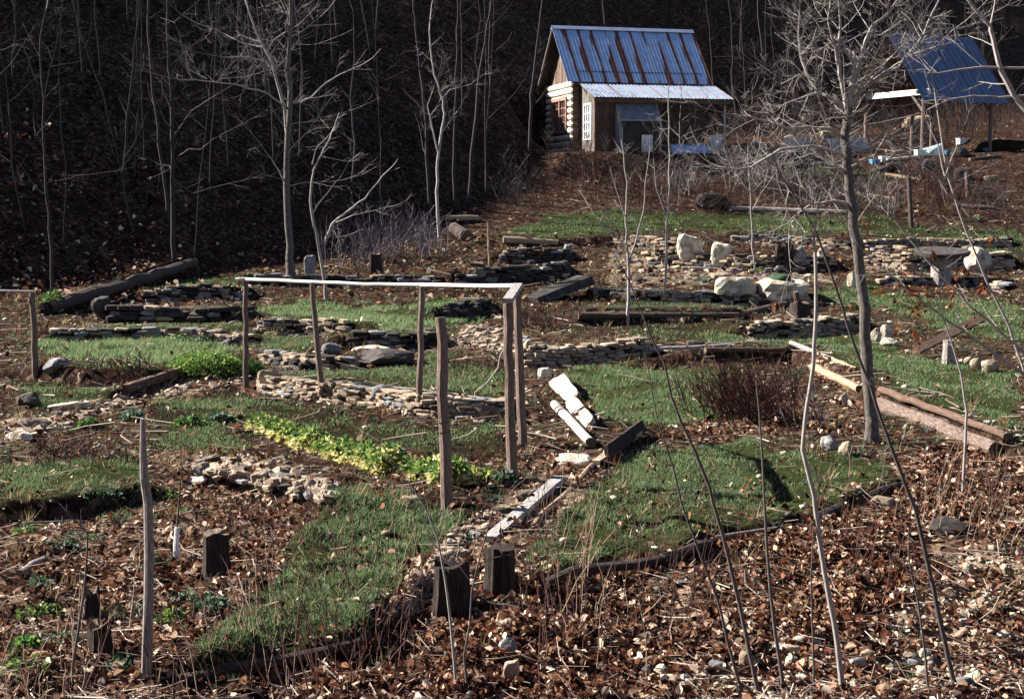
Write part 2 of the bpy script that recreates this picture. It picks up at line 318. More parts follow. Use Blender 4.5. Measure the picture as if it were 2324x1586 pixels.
# retaining walls: picture polyline of the foot, height in metres, stone kind, course height, stone length, label
WALLS = [
 ([(600, 868), (700, 890), (850, 908), (960, 926), (1142, 938)], .27, 'tan', .065, .2, 'low drystone wall below the strip of grass behind the trellis posts'),
 ([(1190, 815), (1260, 818), (1350, 812), (1462, 806)], .36, 'tan', .085, .22, 'tidy coursed stone wall right of the tall trellis end posts'),
 ([(1700, 752), (1830, 752), (1955, 742)], .34, 'tan', .07, .22, 'low tan ledge wall left of the big bare tree trunk'),
 ([(1480, 590), (1560, 596), (1660, 604), (1760, 610), (1890, 606)], .5, 'mix', .11, .28, 'rubble wall behind the upright white rocks'),
 ([(1350, 668), (1500, 676), (1640, 682), (1850, 684)], .3, 'mix', .1, .26, 'rubble wall holding the two big pale boulders'),
 ([(1960, 592), (2060, 602), (2180, 606), (2290, 600)], .55, 'tan', .1, .3, 'pale rubble wall behind the round garden table'),
 ([(1990, 640), (2080, 640), (2180, 642), (2280, 655)], .25, 'mix', .09, .28, 'low stone edging below the round garden table'),
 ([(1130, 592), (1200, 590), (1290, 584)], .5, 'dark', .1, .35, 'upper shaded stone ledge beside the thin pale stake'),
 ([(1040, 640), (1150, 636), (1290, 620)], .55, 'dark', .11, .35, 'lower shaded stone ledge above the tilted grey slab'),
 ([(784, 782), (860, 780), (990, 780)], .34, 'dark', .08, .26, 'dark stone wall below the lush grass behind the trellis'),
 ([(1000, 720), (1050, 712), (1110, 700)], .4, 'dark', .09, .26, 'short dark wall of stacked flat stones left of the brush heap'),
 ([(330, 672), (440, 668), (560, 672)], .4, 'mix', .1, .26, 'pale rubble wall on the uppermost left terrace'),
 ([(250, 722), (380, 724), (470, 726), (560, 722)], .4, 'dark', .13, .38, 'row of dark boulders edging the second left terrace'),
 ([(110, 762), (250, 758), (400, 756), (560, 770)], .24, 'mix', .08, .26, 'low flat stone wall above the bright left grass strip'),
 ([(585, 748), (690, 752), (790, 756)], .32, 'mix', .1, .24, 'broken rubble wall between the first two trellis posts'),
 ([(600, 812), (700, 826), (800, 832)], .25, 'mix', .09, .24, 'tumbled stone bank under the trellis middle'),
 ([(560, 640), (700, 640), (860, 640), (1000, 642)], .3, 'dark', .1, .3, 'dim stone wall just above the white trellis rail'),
 ([(1400, 545), (1480, 552), (1540, 560)], .35, 'tan', .1, .3, 'tan stones banked left of the upright white rocks'),
 ([(1660, 540), (1800, 548), (1920, 560)], .3, 'mix', .1, .28, 'stone edging below the uppermost lawn'),
 ([(1960, 560), (2080, 552), (2200, 556), (2290, 552)], .3, 'tan', .1, .3, 'uppermost pale stone row behind the table terrace'),
]
LOGSTEPS = [([(1320, 728), (1560, 722), (1680, 720)], .28, 1.2), ([(1465, 820), (1640, 806), (1790, 800)], .25, 1.0),
 ([(1790, 800), (1890, 850), (1960, 890), (2060, 925), (2180, 975), (2290, 1030)], .26, 1.0),
 ([(1230, 1335), (1330, 1306), (1500, 1268), (1650, 1218), (1850, 1176), (2040, 1102)], .14, .8),
 ([(420, 1545), (600, 1515), (830, 1455), (960, 1350)], .2, .9), ([(110, 708), (250, 662), (440, 600)], .35, 1.2),
 ([(270, 895), (405, 850), (550, 840)], .22, .9), ([(400, 1085), (560, 1102), (690, 1135), (755, 1150)], .22, .8),
 ([(25, 1170), (180, 1165), (330, 1125)], .24, 1.0), ([(60, 850), (200, 872), (300, 870)], .3, 1.2),
 ([(1080, 560), (1260, 556), (1400, 545)], .25, 1.0)]
def wpoly(pts): return np.array([tuple(gp(x, y, G0))[:2] for x, y in pts])
_tmp = [(wpoly(p[0]), p[1], 1.1) for p in WALLS] + [(wpoly(p), h, L) for p, h, L in LOGSTEPS]
STEPS += _tmp

# what covers the ground, as outlines on the picture cast onto the terrain
GRASS = [  # polygon, density factor, blade height
 ([(1180, 1290), (1260, 1180), (1400, 1060), (1480, 1020), (1700, 1005), (1860, 1030), (2030, 1055), (2020, 1090), (1830, 1165), (1640, 1205), (1500, 1255), (1330, 1298)], 1, .05),
 ([(640, 1240), (760, 1125), (900, 1130), (1000, 1160), (1085, 1165), (1010, 1225), (900, 1340), (800, 1470), (560, 1520), (430, 1520), (480, 1430), (620, 1330)], .8, .06),
 ([(1270, 825), (1450, 818), (1600, 830), (1660, 870), (1640, 960), (1500, 965), (1400, 960), (1350, 940), (1320, 880)], 1, .06),
 ([(1560, 775), (1680, 752), (1900, 755), (2000, 760), (2080, 815), (2290, 845), (2324, 1000), (2180, 935), (2060, 890), (1960, 845), (1850, 792), (1700, 780)], 1, .05),
 ([(1870, 655), (1950, 645), (2070, 672), (2324, 690), (2324, 775), (2150, 755), (2000, 700), (1880, 695)], .9, .06),
 ([(1330, 700), (1420, 682), (1700, 678), (1850, 684), (1700, 702), (1500, 706)], 1, .06),
 ([(1120, 535), (1240, 492), (1400, 478), (1520, 482), (1700, 490), (1900, 500), (1970, 535), (1700, 525), (1500, 525), (1250, 540)], .9, .05),
 ([(90, 790), (130, 768), (300, 762), (560, 775), (560, 800), (400, 835), (200, 835)], 1.3, .09),
 ([(200, 740), (380, 730), (560, 732), (560, 752), (300, 752)], .9, .06), ([(330, 645), (450, 625), (560, 632), (560, 655), (400, 655)], .8, .06),
 ([(580, 705), (700, 690), (900, 705), (1080, 700), (1080, 735), (900, 752), (700, 735)], 1.4, .1),
 ([(590, 770), (700, 760), (720, 800), (620, 810)], .8, .08), ([(450, 692), (560, 690), (560, 706), (460, 706)], 1, .06),
 ([(640, 850), (900, 838), (1130, 880), (1140, 912), (900, 880), (700, 866)], 1, .06), ([(960, 800), (1140, 840), (1140, 880), (960, 850)], .6, .06),
 ([(350, 905), (560, 885), (720, 930), (1000, 985), (1140, 945), (1150, 1050), (990, 1040), (700, 970), (500, 965), (350, 960)], .32, .05),
 ([(350, 900), (470, 905), (620, 935), (600, 955), (440, 925)], .9, .05),
 ([(25, 1065), (310, 1040), (330, 1085), (200, 1130), (0, 1150), (0, 1065)], .8, .06), ([(150, 1150), (330, 1110), (430, 1130), (420, 1200), (330, 1180)], .35, .07),
 ([(60, 870), (170, 860), (300, 900), (200, 935), (60, 930)], .5, .05), ([(1400, 735), (1700, 730), (1700, 765), (1450, 770)], .35, .05),
 ([(330, 970), (480, 960), (560, 1010), (480, 1040), (360, 1020)], .45, .05),
 ([(1660, 385), (1800, 370), (2000, 385), (2060, 410), (1900, 425), (1700, 415)], .3, .07), ([(1960, 480), (2120, 520), (2324, 520), (2324, 550), (2100, 545), (1980, 540)], .5, .05), ([(2160, 560), (2324, 540), (2324, 590), (2200, 590)], .5, .06)]
LEAF = [[(600, 1620), (840, 1440), (960, 1360), (1160, 1340), (1330, 1310), (1500, 1275), (1650, 1225), (1850, 1182), (2050, 1105), (2030, 1050), (2130, 990), (2400, 1050), (2400, 1640)],
 [(-80, 1180), (200, 1175), (330, 1130), (430, 1090), (560, 1105), (690, 1145), (640, 1240), (620, 1330), (480, 1430), (420, 1540), (380, 1640), (-80, 1640)],
 [(1580, 960), (1640, 960), (1830, 900), (1960, 900), (1990, 985), (1700, 1000), (1500, 1005)],
 [(1820, 800), (1960, 870), (2060, 930), (1960, 920), (1850, 850)]]
PATH = [[(840, 1430), (960, 1270), (1100, 1150), (1240, 1040), (1330, 1030), (1370, 1060), (1260, 1180), (1130, 1250), (1000, 1340), (900, 1420)],
 [(0, 960), (130, 930), (300, 885), (480, 850), (600, 855), (420, 890), (250, 935), (100, 985), (0, 1010)],
 [(270, 1010), (420, 1030), (560, 1035), (680, 1060), (760, 1110), (750, 1140), (640, 1120), (460, 1075), (330, 1045)],
 [(1000, 780), (1060, 740), (1140, 740), (1210, 760), (1190, 810), (1120, 800), (1060, 790)], [(1330, 1640), (1480, 1545), (1800, 1475), (2050, 1370), (2180, 1240), (2420, 1190), (2420, 1640)],
 [(1540, 600), (1900, 605), (1900, 640), (1540, 650)], [(1380, 560), (1540, 560), (1540, 640), (1380, 650)]]
def inpoly(x, y, poly):
    c = np.zeros(x.shape, bool); n = len(poly)
    for i in range(n):
        x1, y1 = poly[i]; x2, y2 = poly[(i + 1) % n]
        if y1 == y2: continue
        k = (y1 > y) != (y2 > y); c ^= k & (x < (x2 - x1) * (y - y1) / (y2 - y1) + x1)
    return c
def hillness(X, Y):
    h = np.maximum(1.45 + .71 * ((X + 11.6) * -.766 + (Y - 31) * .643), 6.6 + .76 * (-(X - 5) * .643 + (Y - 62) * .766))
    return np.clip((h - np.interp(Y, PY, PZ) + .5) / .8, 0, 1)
def jitter(px, py, X, Y, amt=14):
    return px + amt * 2 * fbm(X * 2.1, Y * 2.1, 3), py + amt * fbm(X * 2.1 + 50, Y * 2.1, 3)

# ------------------------------------------------------------------ ground sheet
us = np.concatenate([np.linspace(-1.3, -.47, 22)[:-1], np.linspace(-.47, .47, 430), np.linspace(.47, 1.3, 22)[1:]])
ys = [-90, -60, -40, -25, -18, -14, -10, -8, -5, -3, 0, 2, 4, 5.5, 6.5]
while ys[-1] < 62: ys.append(ys[-1] * 1.0052)
while ys[-1] < 240: ys.append(ys[-1] * 1.02)
ys = np.array(ys); UU, YY = np.meshgrid(us, ys); XX = UU * (np.where(YY < 0, -YY * 1.2, YY) + 6)
ZZ = G(XX, YY); nr, nc = XX.shape
idx = np.arange(nr * nc).reshape(nr, nc)
faces = np.stack([idx[:-1, :-1], idx[:-1, 1:], idx[1:, 1:], idx[1:, :-1]], -1).reshape(-1, 4)
me = bpy.data.meshes.new('ground'); V3 = np.stack([XX, YY, ZZ], -1).reshape(-1, 3)
me.vertices.add(len(V3)); me.vertices.foreach_set('co', V3.astype('f').ravel())
me.loops.add(faces.size); me.loops.foreach_set('vertex_index', faces.ravel().astype('i'))
me.polygons.add(len(faces)); me.polygons.foreach_set('loop_start', np.arange(0, faces.size, 4, dtype='i'))
me.polygons.foreach_set('use_smooth', np.ones(len(faces), bool)); me.update(calc_edges=True); me.validate()
X, Y, Z = V3.T; px, py = pix(X, Y, Z); px, py = jitter(px, py, X, Y); ok = Y > 4
cov = np.zeros((len(V3), 4), 'f'); cov[:, 3] = 1
for poly, den, hh in GRASS: k = inpoly(px, py, poly) & ok; cov[k, 0] = np.maximum(cov[k, 0], min(1, den))
for poly in LEAF: k = inpoly(px, py, poly) & ok; cov[k, 1] = 1
for poly in PATH: k = inpoly(px, py, poly) & ok; cov[k, 2] = .85
gy_, gx_ = np.gradient(ZZ); dy_ = np.gradient(YY, axis=0); steep = np.clip((np.abs(gy_ / dy_).ravel() - .45) / .3, 0, 1); cov[:, 0] *= 1 - steep; cov[:, 1] *= 1 - .6 * steep
hn = hillness(X, Y); cov[:, 1] = np.maximum(cov[:, 1], hn * .12); cov[:, 0] *= 1 - hn
far = np.clip((Y - 44) / 6, 0, 1) * .35; cov[:, 1] = np.maximum(cov[:, 1], far * (cov[:, 0] < .3)); cov[Y < 7, 1] = 1
# the strips between the beds are scattered with old leaves
cov[:, 1] = np.maximum(cov[:, 1], .35 * (cov[:, 0] < .2) * (cov[:, 2] < .2))
ca = me.color_attributes.new('cover', 'FLOAT_COLOR', 'POINT'); ca.data.foreach_set('color', cov.ravel())
me.materials.append(M['ground']); ground = bpy.data.objects.new('ground', me); COL.objects.link(ground)
tag(ground, 'terraced garden slope climbing to the wooded hillside', 'ground', kind='structure')

# ------------------------------------------------------------------ cabin
c = empty('log_cabin', cab_o, 'small log cabin with rust streaked galvanised roof coloured by sky reflection', 'cabin', rz=CAB_A)
L, W, EH, OV = 5.5, 3.6, 2.85, .5; PT = 1.06         # length, depth, eave height at the roof edge, overhang, pitch
zt = EH + OV * PT; ridge_z = zt + W / 2 * PT
def corrugated(mb, x0, x1, pA, pB, amp=.018, waves=4, n=16, seg=3):
    """sheet from x0 to x1; pA, pB = (y, z) of the upper and lower edge"""
    nv = Vector((0, pA[1] - pB[1], pB[0] - pA[0])); nv = Vector((0, -abs(nv.y), abs(nv.z))).normalized()
    vs = []; fs = []; uvs = []
    for j in range(seg + 1):
        f = j / seg
        for i in range(n + 1):
            u = i / n; o = nv * amp * math.cos(u * waves * 2 * math.pi)
            vs.append((x0 + (x1 - x0) * u, pA[0] + (pB[0] - pA[0]) * f + o.y, pA[1] + (pB[1] - pA[1]) * f + o.z))
    ln = math.hypot(pA[0] - pB[0], pA[1] - pB[1])
    for j in range(seg):
        for i in range(n):
            a = j * (n + 1) + i; fs.append((a, a + n + 1, a + n + 2, a + 1))
            uvs.append([(i / n, j / seg * ln), (i / n, (j + 1) / seg * ln), ((i + 1) / n, (j + 1) / seg * ln), ((i + 1) / n, j / seg * ln)])
    mb.add(vs, fs, 0, uvs)
lw = MB()
for k, z in enumerate(np.arange(.14, 2.95, .27)):
    mb = MB(); r = .13
    wob = rng.uniform(-.02, .02)
    mb.tube([(0, -.1, z), (wob, W * .5, z + rng.uniform(-.015, .015)), (0, W + .22, z)], [r * rng.uniform(.9, 1.05) for _ in range(3)], 8, mi=0, capmi=1)
    inwin = .85 < z < 2.3
    if inwin:
        mb = MB(); mb.tube([(0, -.1, z), (0, .74, z)], r, 8, capmi=1); lmk('log', mb, [M['log_wall'], M['wood_end']], c); mb = MB(); mb.tube([(0, 2.82, z), (0, W + .22, z)], r, 8, capmi=1)
    lmk('log', mb, [M['log_wall'], M['wood_end']], c)
    mb = MB(); mb.tube([(-.13, 0, z + .135), (L / 2, 0, z + .135), (L + .2, 0, z + .135)], [r * .95] * 3, 8, capmi=1)
    lmk('log', mb, [M['wood_brown'], M['stump_dark']], c)
mb = MB(); mb.box((.0, .37, 1.45), (.1, .74, 2.9)); mb.box((0, 3.2, 1.45), (.1, .78, 2.9)); mb.box((0, 1.78, .45), (.1, 2.06, .9)); mb.box((0, 1.78, 2.6), (.1, 2.06, .6))
mb.box((L / 2, .0, 1.5), (L, .1, 3.0)); mb.box((L, W / 2, 1.5), (.2, W, 3)); mb.box((L / 2, W, 1.5), (L, .2, 3)); lmk('wall', mb, M['chink'], c)
# gable boards above the logs
nb = 16
for k in range(nb):
    y0, y1 = W * k / nb, W * (k + 1) / nb - .012; ym = (y0 + y1) / 2; x = .03 + .012 * (k % 2)
    tz = lambda y: zt + min(y, W - y) * PT - .06
    mb = MB(); vs = [(x, y0, 2.9), (x, y1, 2.9), (x, y1, tz(y1)), (x, y0, tz(y0)), (x - .025, y0, 2.9), (x - .025, y1, 2.9), (x - .025, y1, tz(y1)), (x - .025, y0, tz(y0))]
    mb.add(vs, [(0, 1, 2, 3), (7, 6, 5, 4), (0, 4, 5, 1), (1, 5, 6, 2), (2, 6, 7, 3), (3, 7, 4, 0)], 0, [[(0, 0), (.2, 0), (.2, 1), (0, 1)]] * 6)
    lmk('gable_board', mb, M['bark_brown'] if k % 4 == 1 else M['wood_brown'], c)
# gable window
win = MB(); lmk('_', MB(), [], c) if False else None
mb = MB()
for z in (.93, 2.27): mb.box((-.1, 1.78, z), (.14, 2.16, .14))
for y in (.77, 2.79): mb.box((-.1, y, 1.6), (.138, .12, 1.2))
mb.box((-.09, 1.78, 1.6), (.1, .1, 1.2))
wf = lmk('window', mb, M['frame_red'], c)
mb = MB()
for y in np.linspace(.83, 2.73, 9)[1:-1]:
    if abs(y - 1.78) > .1: mb.box((-.07, y, 1.6), (.04, .03, 1.2))
for z in (1.3, 1.6, 1.9): mb.box((-.071, 1.78, z), (.036, 1.9, .03))
lmk('muntin', mb, M['frame_red'], wf)
mb = MB(); mb.box((-.045, 1.78, 1.6), (.01, 1.92, 1.22)); lmk('pane', mb, M['glass'], wf)
# main roof: front sheets, back slope, ridge cap, barge board
ns = 11; x0, x1 = -.45, L + .35; sw = (x1 - x0) / ns
for k in range(ns):
    mb = MB(); dz = .006 * (k % 2)
    corrugated(mb, x0 + k * sw - .02, x0 + (k + 1) * sw, (W / 2, ridge_z + dz), (-OV, EH + dz))
    lmk('roof_sheet', mb, M['roof_rusty'], c, True)
mb = MB(); vs = [(x0, W / 2, ridge_z), (x1, W / 2, ridge_z), (x1, W + OV, EH), (x0, W + OV, EH)]; mb.add(vs + [(v[0], v[1], v[2] - .03) for v in vs], [(0, 1, 2, 3), (7, 6, 5, 4), (0, 4, 5, 1), (1, 5, 6, 2), (2, 6, 7, 3), (3, 7, 4, 0)]); lmk('back_roof', mb, M['roof_zinc'], c); mb = MB(); vs = [(x0, W / 2, ridge_z - .04), (x1, W / 2, ridge_z - .04), (x1, W + OV, EH - .04), (x0, W + OV, EH - .04)]; mb.add(vs + [(v[0], v[1], v[2] - .04) for v in vs], [(0, 1, 2, 3), (7, 6, 5, 4), (0, 4, 5, 1), (1, 5, 6, 2), (2, 6, 7, 3), (3, 7, 4, 0)]); lmk('underside_shade', mb, M['stump_dark'], c)  # dark sheet added under the back slope to stand for shade
mb = MB(); vs = [(x0 - .03, W / 2 + .16, ridge_z - .1), (x0 - .03, W / 2, ridge_z + .05), (x0 - .03, W / 2 - .16, ridge_z - .1)]; mb.add(vs + [(x1 + .03, v[1], v[2]) for v in vs], [(0, 1, 4, 3), (1, 2, 5, 4)]); lmk('ridge_cap', mb, M['roof_zinc'], c)
for s in (0, 1):
    mb = MB(); a = Vector((x0 + .02, W / 2, ridge_z - .1)); bb = Vector((x0 + .02, -OV if s == 0 else W + OV, EH - .1)); d = bb - a
    mb.add([a + Vector((dx, 0, dz)) for dx in (0, .03) for dz in (-.02, .07)] + [bb + Vector((dx, 0, dz)) for dx in (0, .03) for dz in (-.02, .07)], [(0, 1, 5, 4), (2, 6, 7, 3), (0, 4, 6, 2), (1, 3, 7, 5), (0, 2, 3, 1), (4, 5, 7, 6)]); lmk('barge_board', mb, M['roof_zinc'] if s == 0 else M['wood_brown'], c)
mb = MB(); mb.box((L / 2, -.28, EH + .02), (L + .5, .06, .12)); mb.box((L / 2, .0, zt - .12), (L, .16, .14)); lmk('eave_beam', mb, M['wood_brown'], c)
# lean-to porch
lx0, lx1, ly, lz0, lz1 = .0, L + .45, -2.45, EH - .02, EH - .72
ns = 10; sw = (lx1 - lx0) / ns
for k in range(ns):
    mb = MB(); dz = .006 * (k % 2)
    corrugated(mb, lx0 + k * sw - .02, lx0 + (k + 1) * sw, (-OV + .12, lz0 + dz), (ly, lz1 + dz), .014)
    lmk('porch_roof_sheet', mb, M['roof_zinc'], c, True)
mb = MB(); mb.box(((lx0 + lx1) / 2, ly + .12, lz1 - .12), (lx1 - lx0 - .1, .05, .17)); lmk('fascia', mb, M['wood_brown'], c)
mb = MB()
for x in np.linspace(lx0 + .1, lx1 - .1, 8):
    a = Vector((x, -OV, lz0 - .09)); bb = Vector((x, ly + .18, lz1 - .09)); mb.tube([a, bb], .045, 4)
lmk('rafter', mb, M['wood_brown'], c)
# end wall of the lean-to: boards and a window
ex = .22; fy = -2.1
for k, (y0, y1, za, zb) in enumerate([(-.3, .0, -.3, 2.75), (-.62, -.32, -.3, 2.7), (-.95, -.64, -.3, .5), (-1.28, -.97, -.3, .5), (-1.6, -1.3, -.3, .5), (-.95, -.64, 1.95, 2.55), (-1.28, -.97, 1.95, 2.45), (-1.6, -1.3, 1.95, 2.35), (-2.05, -1.62, -.3, 2.2)]):
    mb = MB(); mb.box((ex + .01 * (k % 2), (y0 + y1) / 2, (za + zb) / 2), (.03, y1 - y0, zb - za)); lmk('wall_board', mb, M['bark_mid'] if k else M['wood_brown'], c)
mb = MB()
for y in (-1.59, -.65): mb.box((ex - .02, y, 1.22), (.07, .07, 1.46))
for z in (.53, 1.92): mb.box((ex - .02, -1.12, z), (.068, .87, .07))
wf = lmk('window', mb, M['paint_white'], c); mb = MB()
for y in (-1.35, -1.12, -.89): mb.box((ex - .02, y, 1.22), (.04, .035, 1.34))
for z in (.86, 1.2, 1.55): mb.box((ex - .019, -1.12, z), (.036, .87, .035))
lmk('muntin', mb, M['paint_white'], wf); mb = MB(); mb.box((ex, -1.12, 1.22), (.012, .86, 1.38)); lmk('pane', mb, M['glazing'], wf)
for k in range(3):
    mb = MB(); mb.box((ex + .16 + k * .27, fy + .008 * (k % 2), .98), (.255, .03, 2.5)); lmk('wall_board', mb, M['wood_brown'], c)
mb = MB(); mb.box((ex - .02, fy, .98), (.12, .12, 2.52)); lmk('corner_post', mb, M['wood_brown'], c)
# sloped glazed bay on the porch front
bx0, bx1, by0, by1, bt, bk = 1.02, 2.75, fy, fy - .62, 1.95, 1.25
mb = MB(); vs = [(bx0, by0, -.35), (bx0, by1, -.35), (bx0, by1, bk), (bx0, by0, bt)]; mb.add(vs + [(x + .04, y, z) for x, y, z in vs], [(3, 2, 1, 0), (4, 5, 6, 7), (1, 2, 6, 5), (2, 3, 7, 6)]); bay = lmk('sunroom_bay', mb, M['tan_board'], c)
mb = MB(); vs = [(bx1, by0, -.35), (bx1, by1, -.35), (bx1, by1, bk), (bx1, by0, bt)]; mb.add(vs + [(x - .04, y, z) for x, y, z in vs], [(0, 1, 2, 3), (7, 6, 5, 4), (5, 6, 2, 1), (6, 7, 3, 2)]); lmk('side_panel', mb, M['tan_board'], bay)
mb = MB(); vs = [(bx0 + .05, by1 - .02, bk + .01), (bx1 - .05, by1 - .02, bk + .01), (bx1 - .05, by0, bt), (bx0 + .05, by0, bt)]; mb.add(vs + [(x, y, z - .025) for x, y, z in vs], [(0, 1, 2, 3), (7, 6, 5, 4), (0, 4, 5, 1)]); lmk('sloped_pane', mb, M['glazing'], bay)
mb = MB(); mb.box(((bx0 + bx1) / 2, by1, bk - .02), (bx1 - bx0 - .08, .06, .06)); mb.box(((bx0 + bx1) / 2, by1, -.3), (bx1 - bx0 - .08, .06, .1))
for x in (bx0 + .07, bx1 - .07): mb.box((x, by1, .47), (.06, .059, .92))
lmk('frame', mb, M['wood_grey'], bay)
mb = MB(); mb.box(((bx0 + bx1) / 2, by1 + .02, .45), (bx1 - bx0 - .15, .02, 1.4)); lmk('front_panel', mb, M['stone_dark'], bay)
mb = MB(); mb.box((bx0 + 1.12, by1 - .02, .3), (.46, .03, .72)); mb.box((bx0 + 1.12, by1 - .04, .36), (.4, .02, .06)); lmk('hatch', mb, M['paint_white'], bay)
for x in (3.3, 4.4):
    mb = MB(); mb.tube([(x, fy, -.35), (x, fy, lz1 - .05)], .055, 6); lmk('porch_post', mb, M['wood_brown'], c)
mb = MB(); mb.box((L + .2, fy, .9), (.1, .1, 2.5)); lmk('porch_post', mb, M['wood_grey'], c)
mb = MB(); mb.box((L - .15, fy + .02, .18), (.55, .04, 1.05)); lmk('white_board', mb, M['paint_white'], c)
mb = MB(); mb.box((4.1, -1.05, -.3), (2.8, 2.0, .1)); lmk('porch_floor', mb, M['wood_brown'], c)
mb = MB(); mb.box((L / 2, W / 2, -.4), (L + .1, W + .1, .8)); lmk('foundation', mb, M['stone_tan'], c)
def cw(x, y, z):                              # cabin frame -> world
    return cab_o + Vector((x * math.cos(CAB_A) - y * math.sin(CAB_A), x * math.sin(CAB_A) + y * math.cos(CAB_A), z))
# blue sheet slumped over a heap in front of the porch
mb = MB(); o = cw(3.9, -2.75, -.05)
for i in range(9):
    for j in range(5): pass
gx, gy = 10, 6; vs = []; fs = []
for i in range(gx + 1):
    for j in range(gy + 1):
        u, v_ = i / gx, j / gy
        zz = .62 * max(0, math.sin(math.pi * min(1, v_ * 1.05))) * (.45 + .55 * math.sin(math.pi * (.15 + .75 * u))) + .08 * math.sin(7 * u + 3 * v_)
        vs.append(cw(3.1 + 1.7 * u, -3.1 + .8 * v_, -.25 + zz))
for i in range(gx):
    for j in range(gy):
        a = i * (gy + 1) + j; fs.append((a, a + gy + 1, a + gy + 2, a + 1))
mb.add(vs, fs); tag(mk('tarpaulin', mb, M['tarp_blue'], origin=o, smooth=True), 'pale blue tarp slumped over a heap before the cabin porch', 'tarp')

# ------------------------------------------------------------------ open shed
s = empty('open_shed', shed_o, 'open timber shed with plain dark blue metal roof at right edge', 'shed', rz=SHED_A)
SL, SW, SH = 4.3, 3.7, 2.55; rz_ = SH + .05 + (SW / 2) * 1.3
for (x, y, zb) in ((0, 0, -.2), (SL - .5, 0, -.2), (0, SW, -.2), (SL - .5, SW, -.2), (1.2, SW * .55, -.2)):
    mb = MB(); mb.tube([(x, y, zb), (x + rng.uniform(-.03, .03), y, SH - .02)], [.085, .075], 7); lmk('post', mb, M['bark_brown'], s)
mb = MB(); mb.box((0, SW / 2, SH + .1), (.14, SW + .7, .24)); lmk('tie_beam', mb, M['wood_white'], s)
mb = MB(); mb.box((SL - .5, SW / 2, SH + .1), (.14, SW + .3, .2)); lmk('tie_beam', mb, M['wood_brown'], s)
for y in (0, SW):
    mb = MB(); mb.box((SL / 2 - .3, y, SH + .08), (SL + .2, .13, .16)); lmk('plate_beam', mb, M['wood_brown'], s)
for (y, sg) in ((SW, -1), (0, 1)):
    mb = MB(); mb.tube([(0, y, SH - .75), (0, y + sg * .75, SH)], .06, 4); lmk('brace', mb, M['bark_brown'], s)
mb = MB(); mb.tube([(SL - .5, 0, SH - .7), (SL - 1.2, 0, SH)], .06, 4); lmk('brace', mb, M['wood_brown'], s)
ov = .6; ez = SH + .2 - ov * 1.12 + .35
ns = 8; x0, x1 = -.55, SL; sw = (x1 - x0) / ns
for k in range(ns):
    mb = MB(); dz = .006 * (k % 2); corrugated(mb, x0 + k * sw - .02, x0 + (k + 1) * sw, (SW / 2, rz_ + .25 + dz), (-ov, ez + dz - .2), .02, 2)
    lmk('roof_sheet', mb, M['roof_blue'], s, True)
mb = MB(); vs = [(x0, SW / 2, rz_ + .24), (x1, SW / 2, rz_ + .24), (x1, SW + ov, ez - .2), (x0, SW + ov, ez - .2)]; mb.add(vs + [(v[0], v[1], v[2] - .03) for v in vs], [(0, 1, 2, 3), (7, 6, 5, 4), (0, 4, 5, 1), (1, 5, 6, 2), (2, 6, 7, 3), (3, 7, 4, 0)]); lmk('back_roof', mb, M['wood_brown'], s)  # dark wood colour stands in for shade on the underside
for x in np.linspace(0.05, SL - .3, 5):
    mb = MB(); mb.tube([(x, -.5, ez - .2), (x, SW / 2, rz_ + .1), (x, SW + .5, ez - .2)], .06, 4); lmk('rafter', mb, M['wood_brown'], s)
def sw_(x, y, z): return shed_o + Vector((x * math.cos(SHED_A) - y * math.sin(SHED_A), x * math.sin(SHED_A) + y * math.cos(SHED_A), z))

# ------------------------------------------------------------------ rocks
def box_rock(seed, p=5, sub=3):
    """rounded, skewed block filling a unit cube"""
    rg = random.Random(seed); vs, fs = ico(sub); cor = {(a, b_, c_): Vector((rg.uniform(-.13, .13), rg.uniform(-.13, .13), rg.uniform(-.16, .16))) for a in (0, 1) for b_ in (0, 1) for c_ in (0, 1)}; out = []
    for v in vs:
        k = (abs(v.x) ** p + abs(v.y) ** p + abs(v.z) ** p) ** (-1 / p); q = v * k * .5; u = [q.x + .5, q.y + .5, q.z + .5]; o = Vector()
        for (a, b_, c_), d in cor.items(): o += d * ((u[0] if a else 1 - u[0]) * (u[1] if b_ else 1 - u[1]) * (u[2] if c_ else 1 - u[2]))
        n_ = .03 * math.sin(9 * q.x + seed) * math.cos(8 * q.z - seed) + .02 * math.sin(17 * q.y + 13 * q.z + seed)
        out.append(q * (1 + n_ + rg.uniform(-.01, .01)) + o)
    return out, fs
_ico = {}
def ico(n):
    if n not in _ico:
        bm = bmesh.new(); bmesh.ops.create_icosphere(bm, subdivisions=n, radius=1)
        _ico[n] = ([v.co.copy() for v in bm.verts], [[v.index for v in f.verts] for f in bm.faces]); bm.free()
    return _ico[n]
def rock_mb(w_, d_, h_, seed, sub=3, planes=11, lo=.55, Mx=None, off=(0, 0, 0)):
    rg = random.Random(seed); vs, fs = ico(sub); pl = []
    for _ in range(planes):
        v = Vector((rg.gauss(0, 1), rg.gauss(0, 1), rg.gauss(0, 1))).normalized(); pl.append((v, rg.uniform(lo, .92)))
    out = []
    for v in vs:
        r = 1
        for p, d in pl:
            k = v.dot(p)
            if k > 1e-4: r = min(r, d / k)
        r *= 1 + .05 * math.sin(7 * v.x + seed) * math.cos(6 * v.y - seed) + rg.uniform(-.012, .012)
        q = Vector((v.x * r * w_ / 2 * 1.2, v.y * r * d_ / 2 * 1.2, v.z * r * h_ / 2 * 1.2))
        out.append((Mx @ q if Mx else q) + Vector(off))
    mb = MB(); mb.add(out, fs); return mb
